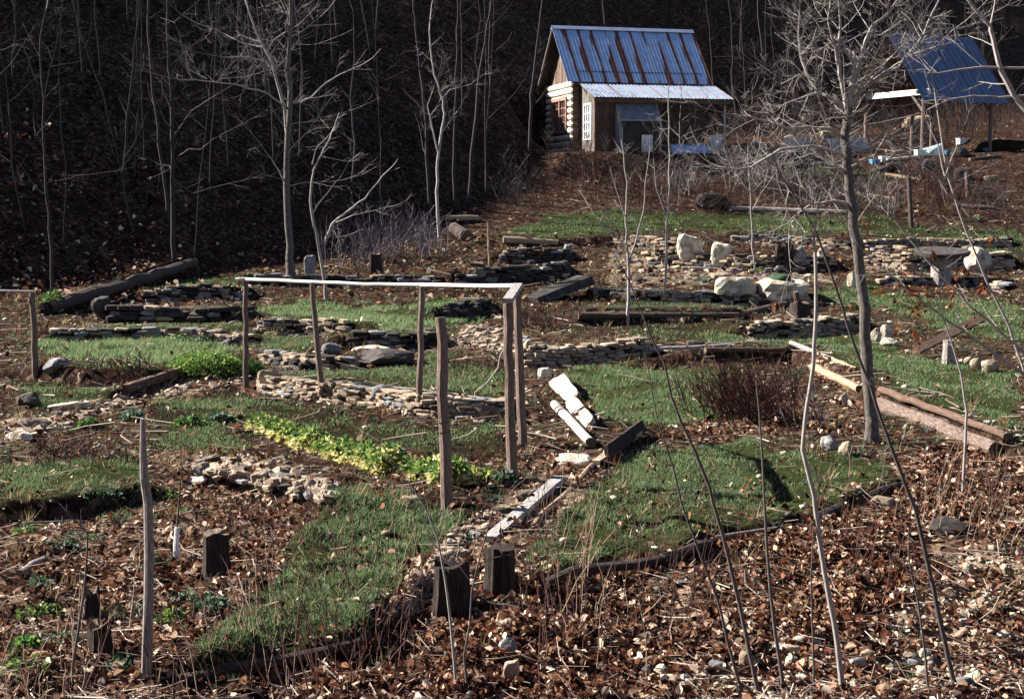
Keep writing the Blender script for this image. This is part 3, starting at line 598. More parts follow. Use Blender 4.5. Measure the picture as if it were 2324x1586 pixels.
def rock(name, x, y, w_, h_, mat, label, cat='rock', d=None, rot=(0, 0, 0), seed=None, lo=.55, group=None, sink=.12, smooth=False, planes=11):
    """x, y: foot of the rock on the picture; w_, h_ in picture units"""
    g = gp(x, y); k = 1 / ppm(g.y); W_, H_ = w_ * k, h_ * k; D_ = d if d else W_ * .75
    Mx = Matrix.Rotation(rot[2], 3, 'Z') @ Matrix.Rotation(rot[1], 3, 'Y') @ Matrix.Rotation(rot[0], 3, 'X')
    seed = seed if seed is not None else int(x * 7 + y * 13)
    mb = rock_mb(W_, D_, H_, seed, 3, planes, lo, Mx)
    if planes == 0: vs_, fs_ = box_rock(seed); mb = MB(); mb.add([Mx @ Vector((q.x * W_, q.y * D_, q.z * H_)) for q in vs_], fs_)
    ex_ = [(min(v[i] for v in mb.v), max(v[i] for v in mb.v)) for i in range(3)]; tg_ = (W_, D_, H_ / (1 - sink))
    mb.v = [tuple((v[i] - (ex_[i][0] + ex_[i][1]) / 2) * tg_[i] / (ex_[i][1] - ex_[i][0]) for i in range(3)) for v in mb.v]
    zz = [v[2] for v in mb.v]; top = max(zz); lowv = min(zz)
    o = Vector((g.x, g.y + D_ * .3, g.z)); lift = -lowv - sink * (top - lowv)
    mb.v = [(v[0] + o.x, v[1] + o.y, v[2] + o.z + lift) for v in mb.v]
    return tag(mk(name, mb, M[mat], origin=o, smooth=smooth), label, cat, group)
# stone pieces shared by the walls
def stone_piece(seed):
    rg = random.Random(seed); bm = bmesh.new(); bmesh.ops.create_cube(bm, size=1)
    for v in bm.verts: v.co += Vector((rg.uniform(-.1, .1), rg.uniform(-.1, .1), rg.uniform(-.13, .13)))
    bmesh.ops.bevel(bm, geom=bm.edges[:] + bm.verts[:], offset=rg.uniform(.1, .19), segments=1, affect='EDGES')
    for v in bm.verts: v.co += Vector((rg.uniform(-.03, .03), rg.uniform(-.03, .03), rg.uniform(-.04, .04)))
    me_ = bpy.data.meshes.new('stone'); bm.to_mesh(me_); bm.free(); return me_
PIECES = {}
for kind in ('tan', 'grey', 'dark', 'white'):
    PIECES[kind] = []
    for q in range(7):
        p = stone_piece(q * 31 + hash(kind) % 7 if False else q * 31 + len(kind)); p.name = 'stone'; p.materials.append(M['stone_' + kind]); PIECES[kind].append(p)
def pick(kind):
    r = rng.random()
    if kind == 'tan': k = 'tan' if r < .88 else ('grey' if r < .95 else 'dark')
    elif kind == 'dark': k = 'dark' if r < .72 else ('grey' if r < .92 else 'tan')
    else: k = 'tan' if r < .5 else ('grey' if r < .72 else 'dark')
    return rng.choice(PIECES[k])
def put_stone(parent, loc, scale, rot, kind):
    o = bpy.data.objects.new('stone', pick(kind)); o.parent = parent; o.location = Vector(loc) - parent.location; o.scale = scale; o.rotation_euler = rot
    COL.objects.link(o); return o
for (pts, h, kind, ch, sl, lab), (wp, _, _) in zip(WALLS, STEPS):
    seg = [(Vector((*wp[i], 0)), Vector((*wp[i + 1], 0))) for i in range(len(wp) - 1)]; tot = sum((b_ - a_).length for a_, b_ in seg)
    mid = wp[len(wp) // 2]; root = empty('dry_stone_wall', (mid[0], mid[1], gz(mid[0], mid[1] - .15)), lab, 'stone wall')
    def along(d):
        for a_, b_ in seg:
            l = (b_ - a_).length
            if d <= l: return a_ + (b_ - a_) * (d / l), (b_ - a_).normalized()
            d -= l
        return seg[-1][1], (seg[-1][1] - seg[-1][0]).normalized()
    ch *= .66; sl *= .85; nco = max(3, round(h * .95 / ch)); cnt = 0
    sl2 = max(sl, tot * nco / 285)
    for ci in range(nco):
        d = rng.uniform(-.1, .05); z0 = ci * (h / nco)
        while d < tot:
            ln = sl2 * rng.uniform(.55, 1.5); p, tv = along(min(max(d + ln / 2, 0), tot)); nv = Vector((tv.y, -tv.x, 0))
            endf = min(1, (min(d, tot - d) + .3) / .5)
            hh = h / nco * rng.uniform(.8, 1.2)
            if rng.random() < (.97 if kind == 'tan' else .9) and (ci / nco < endf + .1 or rng.random() < .3):
                q = p + nv * (.05 + rng.uniform(-.03, .05) - .02 * ci); zb = gz(q.x + nv.x * .12, q.y + nv.y * .12)
                put_stone(root, (q.x, q.y, zb + z0 + hh * .4), (ln * .98, rng.uniform(.16, .26), hh * 1.05), (rng.gauss(0, .06), rng.gauss(0, .06), math.atan2(tv.y, tv.x) + rng.gauss(0, .12)), kind)
            d += ln
# loose stones paving the trampled strips
def stone_patch(name, poly, n, lab, kind, smin, smax, flat=.28, cat='stones'):
    x0, x1 = min(p[0] for p in poly), max(p[0] for p in poly); y0, y1 = min(p[1] for p in poly), max(p[1] for p in poly)
    c0 = gp(sum(p[0] for p in poly) / len(poly), sum(p[1] for p in poly) / len(poly)); root = empty(name, c0, lab, cat); k = 0
    while k < n:
        x, y = rng.uniform(x0, x1), rng.uniform(y0, y1)
        if not inpoly(np.array([x]), np.array([y]), poly)[0]: continue
        g = gp(x, y); a = rng.uniform(smin, smax) * rng.uniform(.7, 1.3)
        put_stone(root, (g.x, g.y, g.z + a * flat * .25), (a, a * rng.uniform(.55, .9), a * flat * rng.uniform(.7, 1.4)), (rng.gauss(0, .25), rng.gauss(0, .25), rng.uniform(0, 6)), kind); k += 1
stone_patch('stone_bank', [(430, 1045), (530, 1042), (640, 1062), (755, 1105), (752, 1142), (660, 1120), (560, 1095), (450, 1070)], 210, 'bank of tumbled tan stones below the yellow-green row', 'tan', .1, .2)
stone_patch('stone_path', [(20, 985), (130, 935), (300, 890), (480, 855), (590, 862), (420, 890), (250, 935), (60, 995)], 180, 'stony path climbing to the slab by the first trellis post', 'tan', .07, .16, .35)
stone_patch('stone_path', [(880, 1400), (960, 1280), (1090, 1160), (1130, 1150), (1100, 1215), (1010, 1310), (930, 1400)], 150, 'narrow stone path left of the white plank', 'tan', .05, .12, .4)
stone_patch('rubble_slope', [(1010, 780), (1060, 742), (1130, 742), (1200, 765), (1190, 805), (1110, 790)], 130, 'sunlit rubble slope behind the tall trellis end posts', 'tan', .08, .2)
stone_patch('rubble_slope', [(1390, 575), (1540, 570), (1540, 640), (1400, 650)], 70, 'stony brown bank below the upper lawn', 'mix', .1, .25)
stone_patch('rubble_slope', [(1560, 612), (1880, 616), (1870, 634), (1560, 634)], 80, 'scattered stones between white rocks and pale boulders', 'mix', .1, .3)

R_ = rock
R_('rock', 1567, 591, 60, 62, 'stone_white', 'largest upright white rock, leftmost on the rubble wall', d=.45, planes=0)
R_('rock', 1638, 598, 50, 52, 'stone_white', 'pointed pale grey rock right of the largest white rock', d=.4, planes=0, rot=(0, .2, 0))
R_('boulder', 1816, 600, 36, 42, 'stone_grey', 'rounded grey boulder right of the dark twin stumps', 'boulder', lo=.75, smooth=True)
R_('rock', 1868, 596, 26, 34, 'stone_white', 'small tan wedge rock right of the rounded grey boulder')
R_('boulder', 1670, 677, 98, 46, 'stone_white', 'left of the two big pale boulders, with flat top', 'boulder', d=.8, planes=0)
bo = R_('boulder', 1780, 680, 116, 50, 'stone_white', 'right of the two big pale boulders, topped by dark moss', 'boulder', d=.9, planes=0)
g = gp(1780, 680)
mb = rock_mb(.5, .5, .2, 5, 3, 9, .6, None, (g.x - .05, g.y + .25, g.z + .52)); mk('moss', mb, M['moss'], bo, smooth=True)
R_('rock', 1605, 678, 55, 20, 'stone_grey', 'flat grey stone left of the pale flat-topped boulder')
R_('rock', 1936, 652, 26, 38, 'stone_white', 'small egg shaped white rock left of the big tree trunk', lo=.75)
R_('rock', 2225, 622, 62, 62, 'stone_white', 'slanting pale rock right of the round table', rot=(0, -.5, 0))
for i, (x, y, a, h_, lb) in enumerate([(1988, 778, 28, 34, 'tall white rock leftmost in the cluster beside the big trunk'), (2012, 772, 26, 36, 'upright white rock in the middle of the cluster beside the big trunk'), (2022, 786, 44, 20, 'low flat white rock in front of the cluster beside the big trunk')]): R_('rock', x, y, a, h_, 'stone_white', lb)
for x, y, a, h_, lb in [(2218, 838, 30, 26, 'tan rock left of the pair near the leaning plank'), (2250, 846, 42, 30, 'tan rock right of the pair near the leaning plank'), (2200, 826, 22, 16, 'small round stone beside the grey stump post')]: R_('rock', x, y, a, h_, 'stone_tan', lb, lo=.7)
R_('rock', 1885, 1022, 42, 34, 'stone_grey', 'grey angular stone left of the big tree foot')
R_('rock', 1921, 1035, 36, 34, 'stone_tan', 'tan block of stone beside the big tree foot')
R_('rock', 1915, 922, 24, 30, 'stone_white', 'small white stone above the tan log end')
R_('rock', 124, 846, 58, 34, 'stone_grey', 'blue-grey leaning rock right of the left fence post', rot=(0, -.45, 0), d=.3)
R_('boulder', 229, 714, 46, 42, 'stone_dark', 'dark blocky boulder at the left end of the boulder row', 'boulder')
R_('rock', 750, 806, 46, 28, 'stone_grey', 'pale grey rock between the two middle trellis posts')
R_('rock', 864, 830, 150, 36, 'stone_dark', 'broad dark rock with pale rim under the trellis', d=.7, lo=.6)
R_('rock', 840, 800, 90, 16, 'stone_white', 'thin pale stone capping the broad dark rock', d=.3)
R_('slab', 608, 880, 50, 42, 'stone_tan', 'square upright tan slab at the left wall end', 'stone slab', d=.14, planes=0, lo=.75)
R_('slab', 868, 912, 58, 40, 'stone_grey', 'half-round grey slab leaning on the low wall', 'stone slab', d=.18, rot=(0, -.25, 0), lo=.7)
R_('slab', 703, 628, 26, 48, 'stone_grey', 'upright grey slab right of the thick dark trunk', 'stone slab', d=.15, planes=0)
R_('slab', 1290, 586, 22, 34, 'stone_grey', 'upright grey slab at the end of the shaded ledges', 'stone slab', d=.2)
R_('slab', 1302, 1058, 78, 20, 'stone_white', 'flat pale stepping slab at the top of the plank', 'stone slab', d=.45, planes=0)
R_('slab', 152, 932, 96, 20, 'stone_white', 'long pale flat slab on the left edge of the stony path', 'stone slab', d=.3, planes=0, rot=(0, -.08, .3))
R_('rock', 60, 925, 60, 36, 'stone_dark', 'dark mossy rock by the left picture edge'); R_('rock', 70, 975, 80, 26, 'stone_tan', 'flat tan rock at the left end of the stony path')
R_('rock', 40, 1000, 70, 22, 'stone_white', 'broad pale stone lowest at the left end of the stony path'); R_('rock', 185, 868, 20, 24, 'stone_tan', 'small stone before the bed of dry stalks')
R_('slab', 448, 1098, 52, 20, 'stone_white', 'flat pale slab at the left end of the stone bank', 'stone slab', d=.25, rot=(0, -.1, 0))
R_('rock', 748, 1146, 26, 34, 'stone_white', 'upright pale stone at the right end of the stone bank')
R_('rock', 860, 1112, 50, 14, 'stone_tan', 'thin tan stone in the soil below the row'); R_('rock', 928, 1138, 48, 14, 'stone_tan', 'flat tan stone left of the thick bare post')
R_('boulder', 2090, 302, 76, 40, 'stone_tan', 'tan boulder in the bank behind the shed posts', 'boulder')
R_('boulder', 1616, 474, 76, 38, 'stone_dark', 'dark mounded boulder above the uppermost lawn', 'boulder', lo=.6, d=1.2)
R_('rock', 1150, 1500, 46, 58, 'stone_grey', 'tilted mossy stone above the pale block in the leaves', rot=(0, .5, 0)); R_('rock', 1160, 1555, 40, 62, 'stone_tan', 'upright pale block at the bottom among leaves', planes=0, lo=.7)
R_('rock', 1476, 1540, 40, 34, 'stone_dark', 'dark stone beside pale stones at the bottom edge'); R_('rock', 1505, 1560, 44, 32, 'stone_white', 'pale stone right of the dark stone at the bottom edge')
R_('rock', 2165, 1215, 96, 40, 'stone_dark', 'broad grey rock on the leafy bank at right'); R_('rock', 2010, 1155, 66, 26, 'stone_tan', 'mossy tan rock under the bank edge at right')
R_('rock', 2200, 1310, 30, 32, 'stone_white', 'white angular stone on the gravel at right'); R_('rock', 1690, 1525, 26, 50, 'stone_tan', 'leaning tan stone between two sapling stems'); R_('rock', 1795, 1520, 26, 42, 'stone_white', 'upright white stone near the lower right')
for k in range(80):
    x = rng.uniform(1380, 2310); y = rng.uniform(max(1250, 1500 - max(0, x - 1650) * .4), 1580); a = rng.uniform(18, 52)
    fl = rng.uniform(.35, .7); mt_ = rng.choice(['stone_tan', 'stone_tan', 'stone_white', 'stone_grey'])
    R_('stone', x, y, a, a * fl, mt_, ('large ' if a > 38 else 'small ' if a < 27 else 'middling ') + ('flat ' if fl < .5 else 'chunky ') + {'stone_tan': 'tan', 'stone_white': 'white', 'stone_grey': 'grey'}[mt_] + ' stone ' + ('left on the gravel' if x < 1650 else 'between the sapling feet' if x < 1950 else 'at far right of the gravel') + (' low at the bottom' if y > 1500 else ''), 'stone', rot=(0, rng.gauss(0, .2), rng.uniform(0, 3)), group='loose stones on the lower right bank', seed=k * 3 + 1)
# white edging slabs of the sunken path
def edge_slab(A, B, top, th, label, seed):
    """long flat stone standing along the path: foot from A to B, upper edge through top"""
    a, b_ = gp(*A), gp(*B); m_ = (a + b_) / 2; ln = (b_ - a).length; ux = (b_ - a).normalized(); t_ = at(*top, m_.y + .06); uz = (t_ - m_); uz = (uz - ux * uz.dot(ux)); h = uz.length; uz.normalize(); uy = uz.cross(ux)
    vs_, fs_ = box_rock(seed, 11); out = [m_ + ux * q.x * ln + uy * q.y * th + uz * (q.z + .3) * h for q in vs_]; mb = MB(); mb.add(out, fs_)
    mb.v = [tuple(v) for v in out]; return tag(mk('edging_slab', mb, M['stone_white'], origin=m_), label, 'stone slab')
R_('rock', 1236, 862, 32, 28, 'stone_white', 'small white rock at the head of the sunken path')
edge_slab((1254, 868), (1300, 918), (1302, 866), .12, 'upper of two long white slabs edging the sunken path', 71)
edge_slab((1288, 922), (1332, 976), (1336, 918), .12, 'lower of two long white slabs edging the sunken path', 72)
R_('slab', 1198, 810, 22, 40, 'stone_white', 'upright pale stone at the left end of the coursed wall', 'stone slab', d=.2)

# ------------------------------------------------------------------ timber lying about
def log(name, A, B, r, mat, label, cat='log', lift=.7, YA=None, YB=None, n=9, bend=.02, capm='wood_end', tap=.85, dzA=0, dzB=0):
    a = at(*A, YA) if YA else gp(*A); b_ = at(*B, YB) if YB else gp(*B); k = 1 / ppm((a.y + b_.y) / 2); rr = r * k
    a = a + Vector((0, 0, rr * lift + dzA)); b_ = b_ + Vector((0, 0, rr * lift + dzB)); ln = (b_ - a).length; pts = []; m_ = max(4, int(ln / .35))
    for i in range(m_ + 1):
        f = i / m_; p = a.lerp(b_, f); p += Vector((rng.gauss(0, bend * .5), rng.gauss(0, bend * .5), rng.gauss(0, bend * .35))) if 0 < i < m_ else Vector()
        pts.append(p)
    rad = [rr * (1 - (1 - tap) * i / m_) * rng.uniform(.93, 1.07) for i in range(m_ + 1)]
    mb = MB(); mb.tube(pts, rad, n, capmi=1, jit=.06); return tag(mk(name, mb, [M[mat], M[capm]], origin=(a + b_) / 2), label, cat)
def plank(name, A, B, w_, th, mat, label, cat='plank', YA=None, YB=None, flat=True, lift=.03, roll=0):
    a = at(*A, YA) if YA else gp(*A); b_ = at(*B, YB) if YB else gp(*B); a.z += lift; b_.z += lift; d = b_ - a; ln = d.length; d.normalize()
    side = d.cross(Vector((0, 0, 1))).normalized(); up = side.cross(d); q = Quaternion(d, roll); side = q @ side; up = q @ up
    Mx = Matrix((side, d, up)).transposed(); mb = MB(); mb.box((a + b_) / 2, (w_, ln, th), Mx)
    return tag(mk(name, mb, M[mat], origin=(a + b_) / 2), label, cat)
log('fallen_log', (118, 700), (442, 600), 14, 'bark_dark', 'long dark log along the upper left garden edge', lift=.4, bend=.06)
log('fallen_log', (1012, 500), (1084, 500), 7, 'wood_tan', 'short log lying on the brushy bank left of the cabin path')
log('log_end', (1058, 548), (1030, 528), 15, 'bark_dark', 'thick short log showing its dark round end')
log('fallen_log', (1650, 478), (1920, 486), 6, 'bark_pale', 'long pale log above the uppermost lawn', lift=.8)
log('fallen_log', (1142, 552), (1266, 556), 8, 'wood_tan', 'pale log along the terrace edge under the upper lawn')
log('terrace_log', (1330, 706), (1674, 706), 7, 'bark_dark', 'upper of the paired logs edging the small lawn strip'); log('terrace_log', (1312, 722), (1676, 720), 8, 'bark_dark', 'lower of the paired logs edging the small lawn strip')
log('terrace_log', (1680, 722), (1790, 694), 9, 'bark_dark', 'short dark log running up to the snag stump')
log('terrace_log', (1548, 614), (1690, 618), 6, 'bark_grey', 'grey log below the upright white rocks')
log('terrace_timber', (1470, 800), (1660, 788), 7, 'wood_grey', 'grey timber continuing the coursed stone wall'); log('terrace_timber', (1560, 783), (1775, 782), 6, 'bark_grey', 'pale upper timber at the lawn edge', bend=.04); log('terrace_timber', (1600, 800), (1785, 798), 7, 'wood_brown', 'brown timber under the pale upper timber')
log('terrace_timber', (1795, 782), (1885, 818), 6, 'bark_grey', 'weathered pale rail sloping along the lawn edge'); log('terrace_timber', (1887, 818), (1943, 842), 6, 'wood_tan', 'short rail after the weathered pale rail')
log('terrace_log', (1845, 838), (1950, 890), 10, 'wood_tan', 'sunlit thick log left of the big tree trunk')
log('terrace_log', (1998, 892), (2290, 1000), 9, 'wood_brown', 'long squared log at the right lawn edge', bend=.025, lift=.9); log('terrace_log', (1996, 930), (2150, 985), 20, 'bark_brown', 'thick grey log under the long squared log', lift=.5); log('terrace_log', (2140, 985), (2260, 1030), 20, 'bark_brown', 'thick log end at the lower right of the lawn edge', lift=.5)
log('bank_log', (1240, 1322), (1500, 1268), 13, 'bark_dark', 'dark log holding the front lawn edge left part', lift=-.1, bend=.05); log('bank_log', (1500, 1266), (1660, 1216), 12, 'bark_dark', 'dark log holding the front lawn edge middle part', lift=-.1, bend=.05)
log('branch', (1620, 1225), (1830, 1192), 4, 'bark_pale', 'bare white branch lying on the bank edge', lift=1.5, bend=.03); log('bank_log', (1850, 1176), (2040, 1102), 12, 'bark_dark', 'dark log holding the front lawn edge right part', lift=-.1, bend=.06)
log('fallen_log', (410, 1548), (840, 1456), 15, 'bark_dark', 'thick brown log at the bottom below the centre grass', lift=.4, bend=.03)
log('cut_log', (44, 1306), (104, 1272), 8, 'bark_grey', 'short cut log on the leaves at far left'); log('branch', (114, 1314), (196, 1288), 6, 'bark_dark', 'curved dark branch lying right of the short cut log', bend=.03)
log('branch', (30, 1190), (200, 1184), 3, 'bark_grey', 'thin grey branch on the left leaf bank'); log('branch', (545, 1335), (620, 1290), 7, 'bark_dark', 'dark root-like branch right of the split stump', bend=.04)
log('branch', (1028, 1200), (1090, 1178), 5, 'bark_dark', 'small dark branch across the stone path')
log('leaning_log', (1342, 1016), (1258, 926), 11, 'bark_pale', 'pale cut log lying down the sunken path', lift=.9, tap=.95)
log('path_edge_log', (1212, 1200), (1352, 1052), 8, 'wood_tan', 'brown log edging the path right of the white plank', lift=.6)
log('pole', (770, 874), (1000, 896), 2.2, 'bark_pale', 'thin white pole lying along the low wall top, left piece', lift=3); log('pole', (998, 896), (1140, 916), 2.2, 'bark_pale', 'thin white pole lying along the low wall top, right piece', lift=3)
plank('plank', (1112, 1236), (1270, 1096), .12, .06, 'wood_grey', 'grey-white plank lying along the stone path', lift=.05)
plank('plank', (1376, 1050), (1458, 988), .15, .05, 'stump_dark', 'dark board on edge with sunlit rim at the path top', roll=1.3, lift=.12); plank('plank', (1352, 1062), (1450, 992), .09, .05, 'wood_tan', 'narrow tan board beside the dark board', lift=.06)
plank('plank', (284, 890), (408, 848), .1, .12, 'wood_brown', 'dark squared beam below the herb clump', 'beam', lift=.05)
plank('plank', (128, 714), (164, 688), .2, .05, 'wood_tan', 'sunlit board end by the upper left terrace', lift=.08)
plank('plank', (2078, 812), (2226, 738), .16, .05, 'wood_brown', 'dark plank propped up at right over a hollow', roll=.5, lift=.12, YB=24.5)
plank('plank', (1664, 374), (1914, 374), .25, .08, 'wood_grey', 'long grey boards stacked left of the shed', lift=.05)
plank('plank', (2010, 368), (2080, 360), .2, .05, 'wood_white', 'pale board on the ground before the shed', lift=.1)
for i in range(22):
    x, y = rng.uniform(1660, 2300), rng.uniform(300, 420); a = rng.uniform(14, 44); m_ = rng.choice(['stone_dark', 'stone_grey', 'stone_tan', 'stone_dark']); fl_ = rng.uniform(.35, .7)
    R_('rock', x, y, a, a * fl_, m_, ('large ' if a > 30 else 'small ') + {'stone_dark': 'dark', 'stone_grey': 'grey', 'stone_tan': 'tan'}[m_] + ' stone in the yard ' + ('between cabin and shed' if x < 1900 else 'before the left shed posts' if x < 2100 else 'under the shed eave') + (', far row' if y < 340 else ', middle row' if y < 380 else ', near row'), group='stones lying about the yard', seed=700 + i, planes=0 if i % 2 else 11)
for i, (x, y, ln_, dy) in enumerate([(1690, 395, 90, 8), (1840, 405, 120, -6), (2010, 400, 80, 12), (2120, 420, 130, 10), (2200, 365, 70, -8), (1940, 440, 90, 14), (2160, 470, 100, 6)]): log('pole_log', (x, y), (x + ln_, y + dy), rng.uniform(3, 5.5), ['bark_mid', 'bark_dark', 'wood_tan'][i % 3], 'thin log lying ' + ['behind the twiggy shrub', 'behind the big trunk', 'before the deep blue tub', 'below the open shed', 'under the shed roof at right', 'right of the big trunk on the bank', 'on the bank by the short grey post'][i])
# tilted grey half trough
a = gp(1205, 684); b_ = at(1330, 634, a.y + 1.2); d = (b_ - a)
mb = MB(); side = d.normalized().cross(Vector((0, 0, 1))).normalized(); up = side.cross(d.normalized()); mb.box((a + b_) / 2, (.5, d.length, .2), Matrix((side, d.normalized(), (up - side * .5).normalized())).transposed())
tag(mk('tilted_slab', mb, M['stone_dark'], origin=a), 'long tilted grey slab above the brush heap', 'stone slab')

# ------------------------------------------------------------------ stumps
def stump(x, y, w_, h_, label, mat='stump_dark', flare=1.35, top='wood_end', seed=1, lean=0, rag=.03, n=22):
    g = gp(x, y); k = 1 / ppm(g.y); r = w_ * k / 2; h = h_ * k; rg = random.Random(seed); lob = [1 + rg.uniform(-.2, .2) for _ in range(n)]
    root = empty('stump', g, label, 'stump'); mb = MB(); vs = []; prof_ = [(-.1, flare * 1.05), (.06, flare), (.22, 1.12), (.5, 1.0), (.8, .97), (1, .96)]
    cy_ = g.y + r * .6
    for f, s_ in prof_:
        for i in range(n):
            an = 2 * math.pi * i / n; rr = r * s_ * (1 + (lob[i] - 1) * (1.8 if f < .2 else .8)); zt_ = f * h + (rag * h * (math.sin(an * 2 + seed) + .5 * math.sin(an * 5 + seed * 2) + rg.uniform(-.3, .3)) if f == 1 else 0)
            vs.append((g.x + lean * f * h + rr * math.cos(an), cy_ + rr * math.sin(an), g.z + zt_))
    fs = []; uvs = []
    for j in range(len(prof_) - 1):
        for i in range(n):
            i2 = (i + 1) % n; fs.append((j * n + i, j * n + i2, (j + 1) * n + i2, (j + 1) * n + i)); uvs.append([(i / n, prof_[j][0] * h), ((i + 1) / n, prof_[j][0] * h), ((i + 1) / n, prof_[j + 1][0] * h), (i / n, prof_[j + 1][0] * h)])
    mb.add(vs, fs, 0, uvs); mk('bark', mb, M[mat], root)
    o = (len(prof_) - 1) * n; mt = MB(); tp = vs[o:]; cz_ = sum(v[2] for v in tp) / n
    mt.add([(v[0], v[1], v[2] - .002) for v in tp] + [(g.x + lean * h, cy_, cz_ - rag * h)], [(i, (i + 1) % n, n) for i in range(n)], 0, [[(math.cos(6.283 * i / n), math.sin(6.283 * i / n)), (math.cos(6.283 * (i + 1) / n), math.sin(6.283 * (i + 1) / n)), (0, 0)] for i in range(n)])
    mk('cut_top', mt, M[top], root); return root, g, r, h
st_, g, r, h = stump(488, 1328, 68, 120, 'split dark stump with pale splintered front on the left bank', seed=4, flare=1.35, rag=.045)
for k in (1, 3):
    mb = MB(); x = g.x - r * .5 + k * r * .27; mb.box((x, g.y - r * .42 + abs(k - 2) * .02, g.z + h * rng.uniform(.6, .72)), (rng.uniform(.008, .022), .02, h * rng.uniform(.25, .6)), Matrix.Rotation(rng.gauss(0, .05), 3, 'Y')); mk('splinter', mb, M['wood_grey'] if k == 1 else M['bark_mid'], st_)
stump(1025, 1408, 84, 132, 'tallest near black stump left of its shorter neighbour', seed=9, flare=1.1, rag=.06, top='stump_dark')
stump(1135, 1362, 70, 122, 'dark flat-topped stump with sunlit left flank below the plank', seed=12, flare=1.1, top='stump_dark')
stump(208, 1410, 34, 74, 'narrow black stump at the lower left', seed=14, flare=1.2, rag=.16); stump(222, 1490, 52, 76, 'broad black broken stump at the bottom left', seed=15, flare=1.4, rag=.12)
stump(1766, 612, 14, 56, 'thin left half of the dark twin stumps by the rubble wall', seed=16, flare=1.1); stump(1787, 620, 28, 66, 'thick right half of the dark twin stumps by the rubble wall', seed=17, flare=1.15, rag=.12)
stump(1818, 722, 46, 34, 'dark snag stump with an upward spike by the terrace logs', seed=18, flare=1.5, rag=.1); log('snag', (1815, 715), (1806, 662), 9, 'bark_dark', 'leaning spike on the dark snag stump', 'snag', lift=0, YA=gp(1818, 722).y + .15, YB=gp(1818, 722).y + .1, tap=.7)
stump(2153, 828, 26, 56, 'grey stump post under the propped plank', mat='bark_grey', seed=19, flare=1.1)
stump(852, 622, 26, 46, 'black stump on the dim terrace right of the thick trunk', seed=20, flare=1.2)
stump(735, 1200, 1, 1, 'x', seed=2) if False else None

# ------------------------------------------------------------------ posts and trellis
def post_mb(T, B, r, Y=None, n=9, wob=.007, mb=None):
    g = gp(*B); Yb = Y or g.y; b_ = at(*B, Yb) if Y else g; t_ = at(*T, Yb); k = r / ppm(Yb); mb = mb or MB(); m_ = 8; pts = []; rd = []
    b_ = b_ - Vector((0, 0, .1))
    for i in range(m_ + 1):
        f = i / m_; pts.append(b_.lerp(t_, f) + (Vector((rng.gauss(0, wob), rng.gauss(0, wob), 0)) if 0 < i < m_ else Vector())); rd.append(k * (1.08 - .14 * f) * rng.uniform(.95, 1.05))
    mb.tube(pts, rd, n, capmi=1, jit=.05); return mb, t_, b_
tb = gp(730, 905); tr = empty('trellis', tb, 'rustic pole trellis with long white top rail', 'trellis'); tops = []
for T, B, r in [((558, 638), (557, 880), 6.5), ((708, 645), (733, 906), 6.5), ((957, 650), (950, 926), 7), ((1172, 656), (1186, 1010), 10), ((1152, 690), (1162, 1086), 11.5)]:
    mb, t_, b_ = post_mb(T, B, r); mk('post', mb, [M['bark_brown'], M['wood_end']], tr); tops.append(t_)
mb = MB(); rp_ = [at(534, 634, tops[0].y), tops[0] + Vector((0, 0, .03)), tops[1] + Vector((0, 0, .03)), at(830, 645, (tops[1].y + tops[2].y) / 2), tops[2] + Vector((0, 0, .02)), tops[3] + Vector((0, 0, .04)), at(1184, 651, tops[3].y)]
rp2 = []
for i in range(len(rp_) - 1):
    for j in range(4): rp2.append(rp_[i].lerp(rp_[i + 1], j / 4) + Vector((0, 0, rng.gauss(0, .003))))
rp2.append(rp_[-1]); mb.tube(rp2, .024, 8, jit=.05); mk('rail', mb, M['wood_white'], tr)
a, b_ = tops[4] + Vector((0, -.08, .04)), tops[3] + Vector((.02, .08, .04)); d = (b_ - a).normalized(); side = d.cross(Vector((0, 0, 1))).normalized(); mb = MB(); mb.box((a + b_) / 2, (.1, (b_ - a).length, .05), Matrix((side, d, side.cross(d))).transposed()); mk('cap_board', mb, M['wood_grey'], tr)
mb, t_, b_ = post_mb((999, 720), (1016, 1152), 13); pst = tag(mk('post', mb, [M['bark_brown'], M['wood_end']], origin=b_), 'thick lone wooden post right of the yellow-green row', 'post')
for f in (.42, .47):
    mb = MB(); c_ = b_.lerp(t_, f); mb.tube([c_ + Vector((.062 * math.cos(q * .63), .062 * math.sin(q * .63), .004 * q)) for q in range(11)], .004, 4); mk('wire', mb, M['stone_dark'], pst)
mb, t_, b_ = post_mb((73, 664), (82, 850), 7); tag(mk('post', mb, [M['bark_brown'], M['wood_end']], origin=b_), 'dark fence post at the far left edge', 'post')
mb = MB(); mb.tube([t_ + Vector((.03, 0, .02)), t_ + Vector((-.9, .1, .03)), t_ + Vector((-2.5, .2, .05))], .018, 6); tag(mk('rail', mb, M['wood_grey'], origin=t_), 'thin grey rail running left off the far left post', 'rail')
mb, t_, b_ = post_mb((2062, 402), (2069, 516), 5); tag(mk('post', mb, [M['bark_dark'], M['wood_end']], origin=b_), 'dark post standing below the shed', 'post')
mb, t_, b_ = post_mb((2195, 391), (2198, 446), 5.5); tag(mk('post', mb, [M['bark_brown'], M['wood_end']], origin=b_), 'short grey post on the bank below the right shed post', 'post')
mb, t_, b_ = post_mb((1107, 504), (1110, 600), 3, n=6); tag(mk('stake', mb, [M['wood_tan'], M['wood_end']], origin=b_), 'thin pale stake standing above the shaded ledges', 'stake')
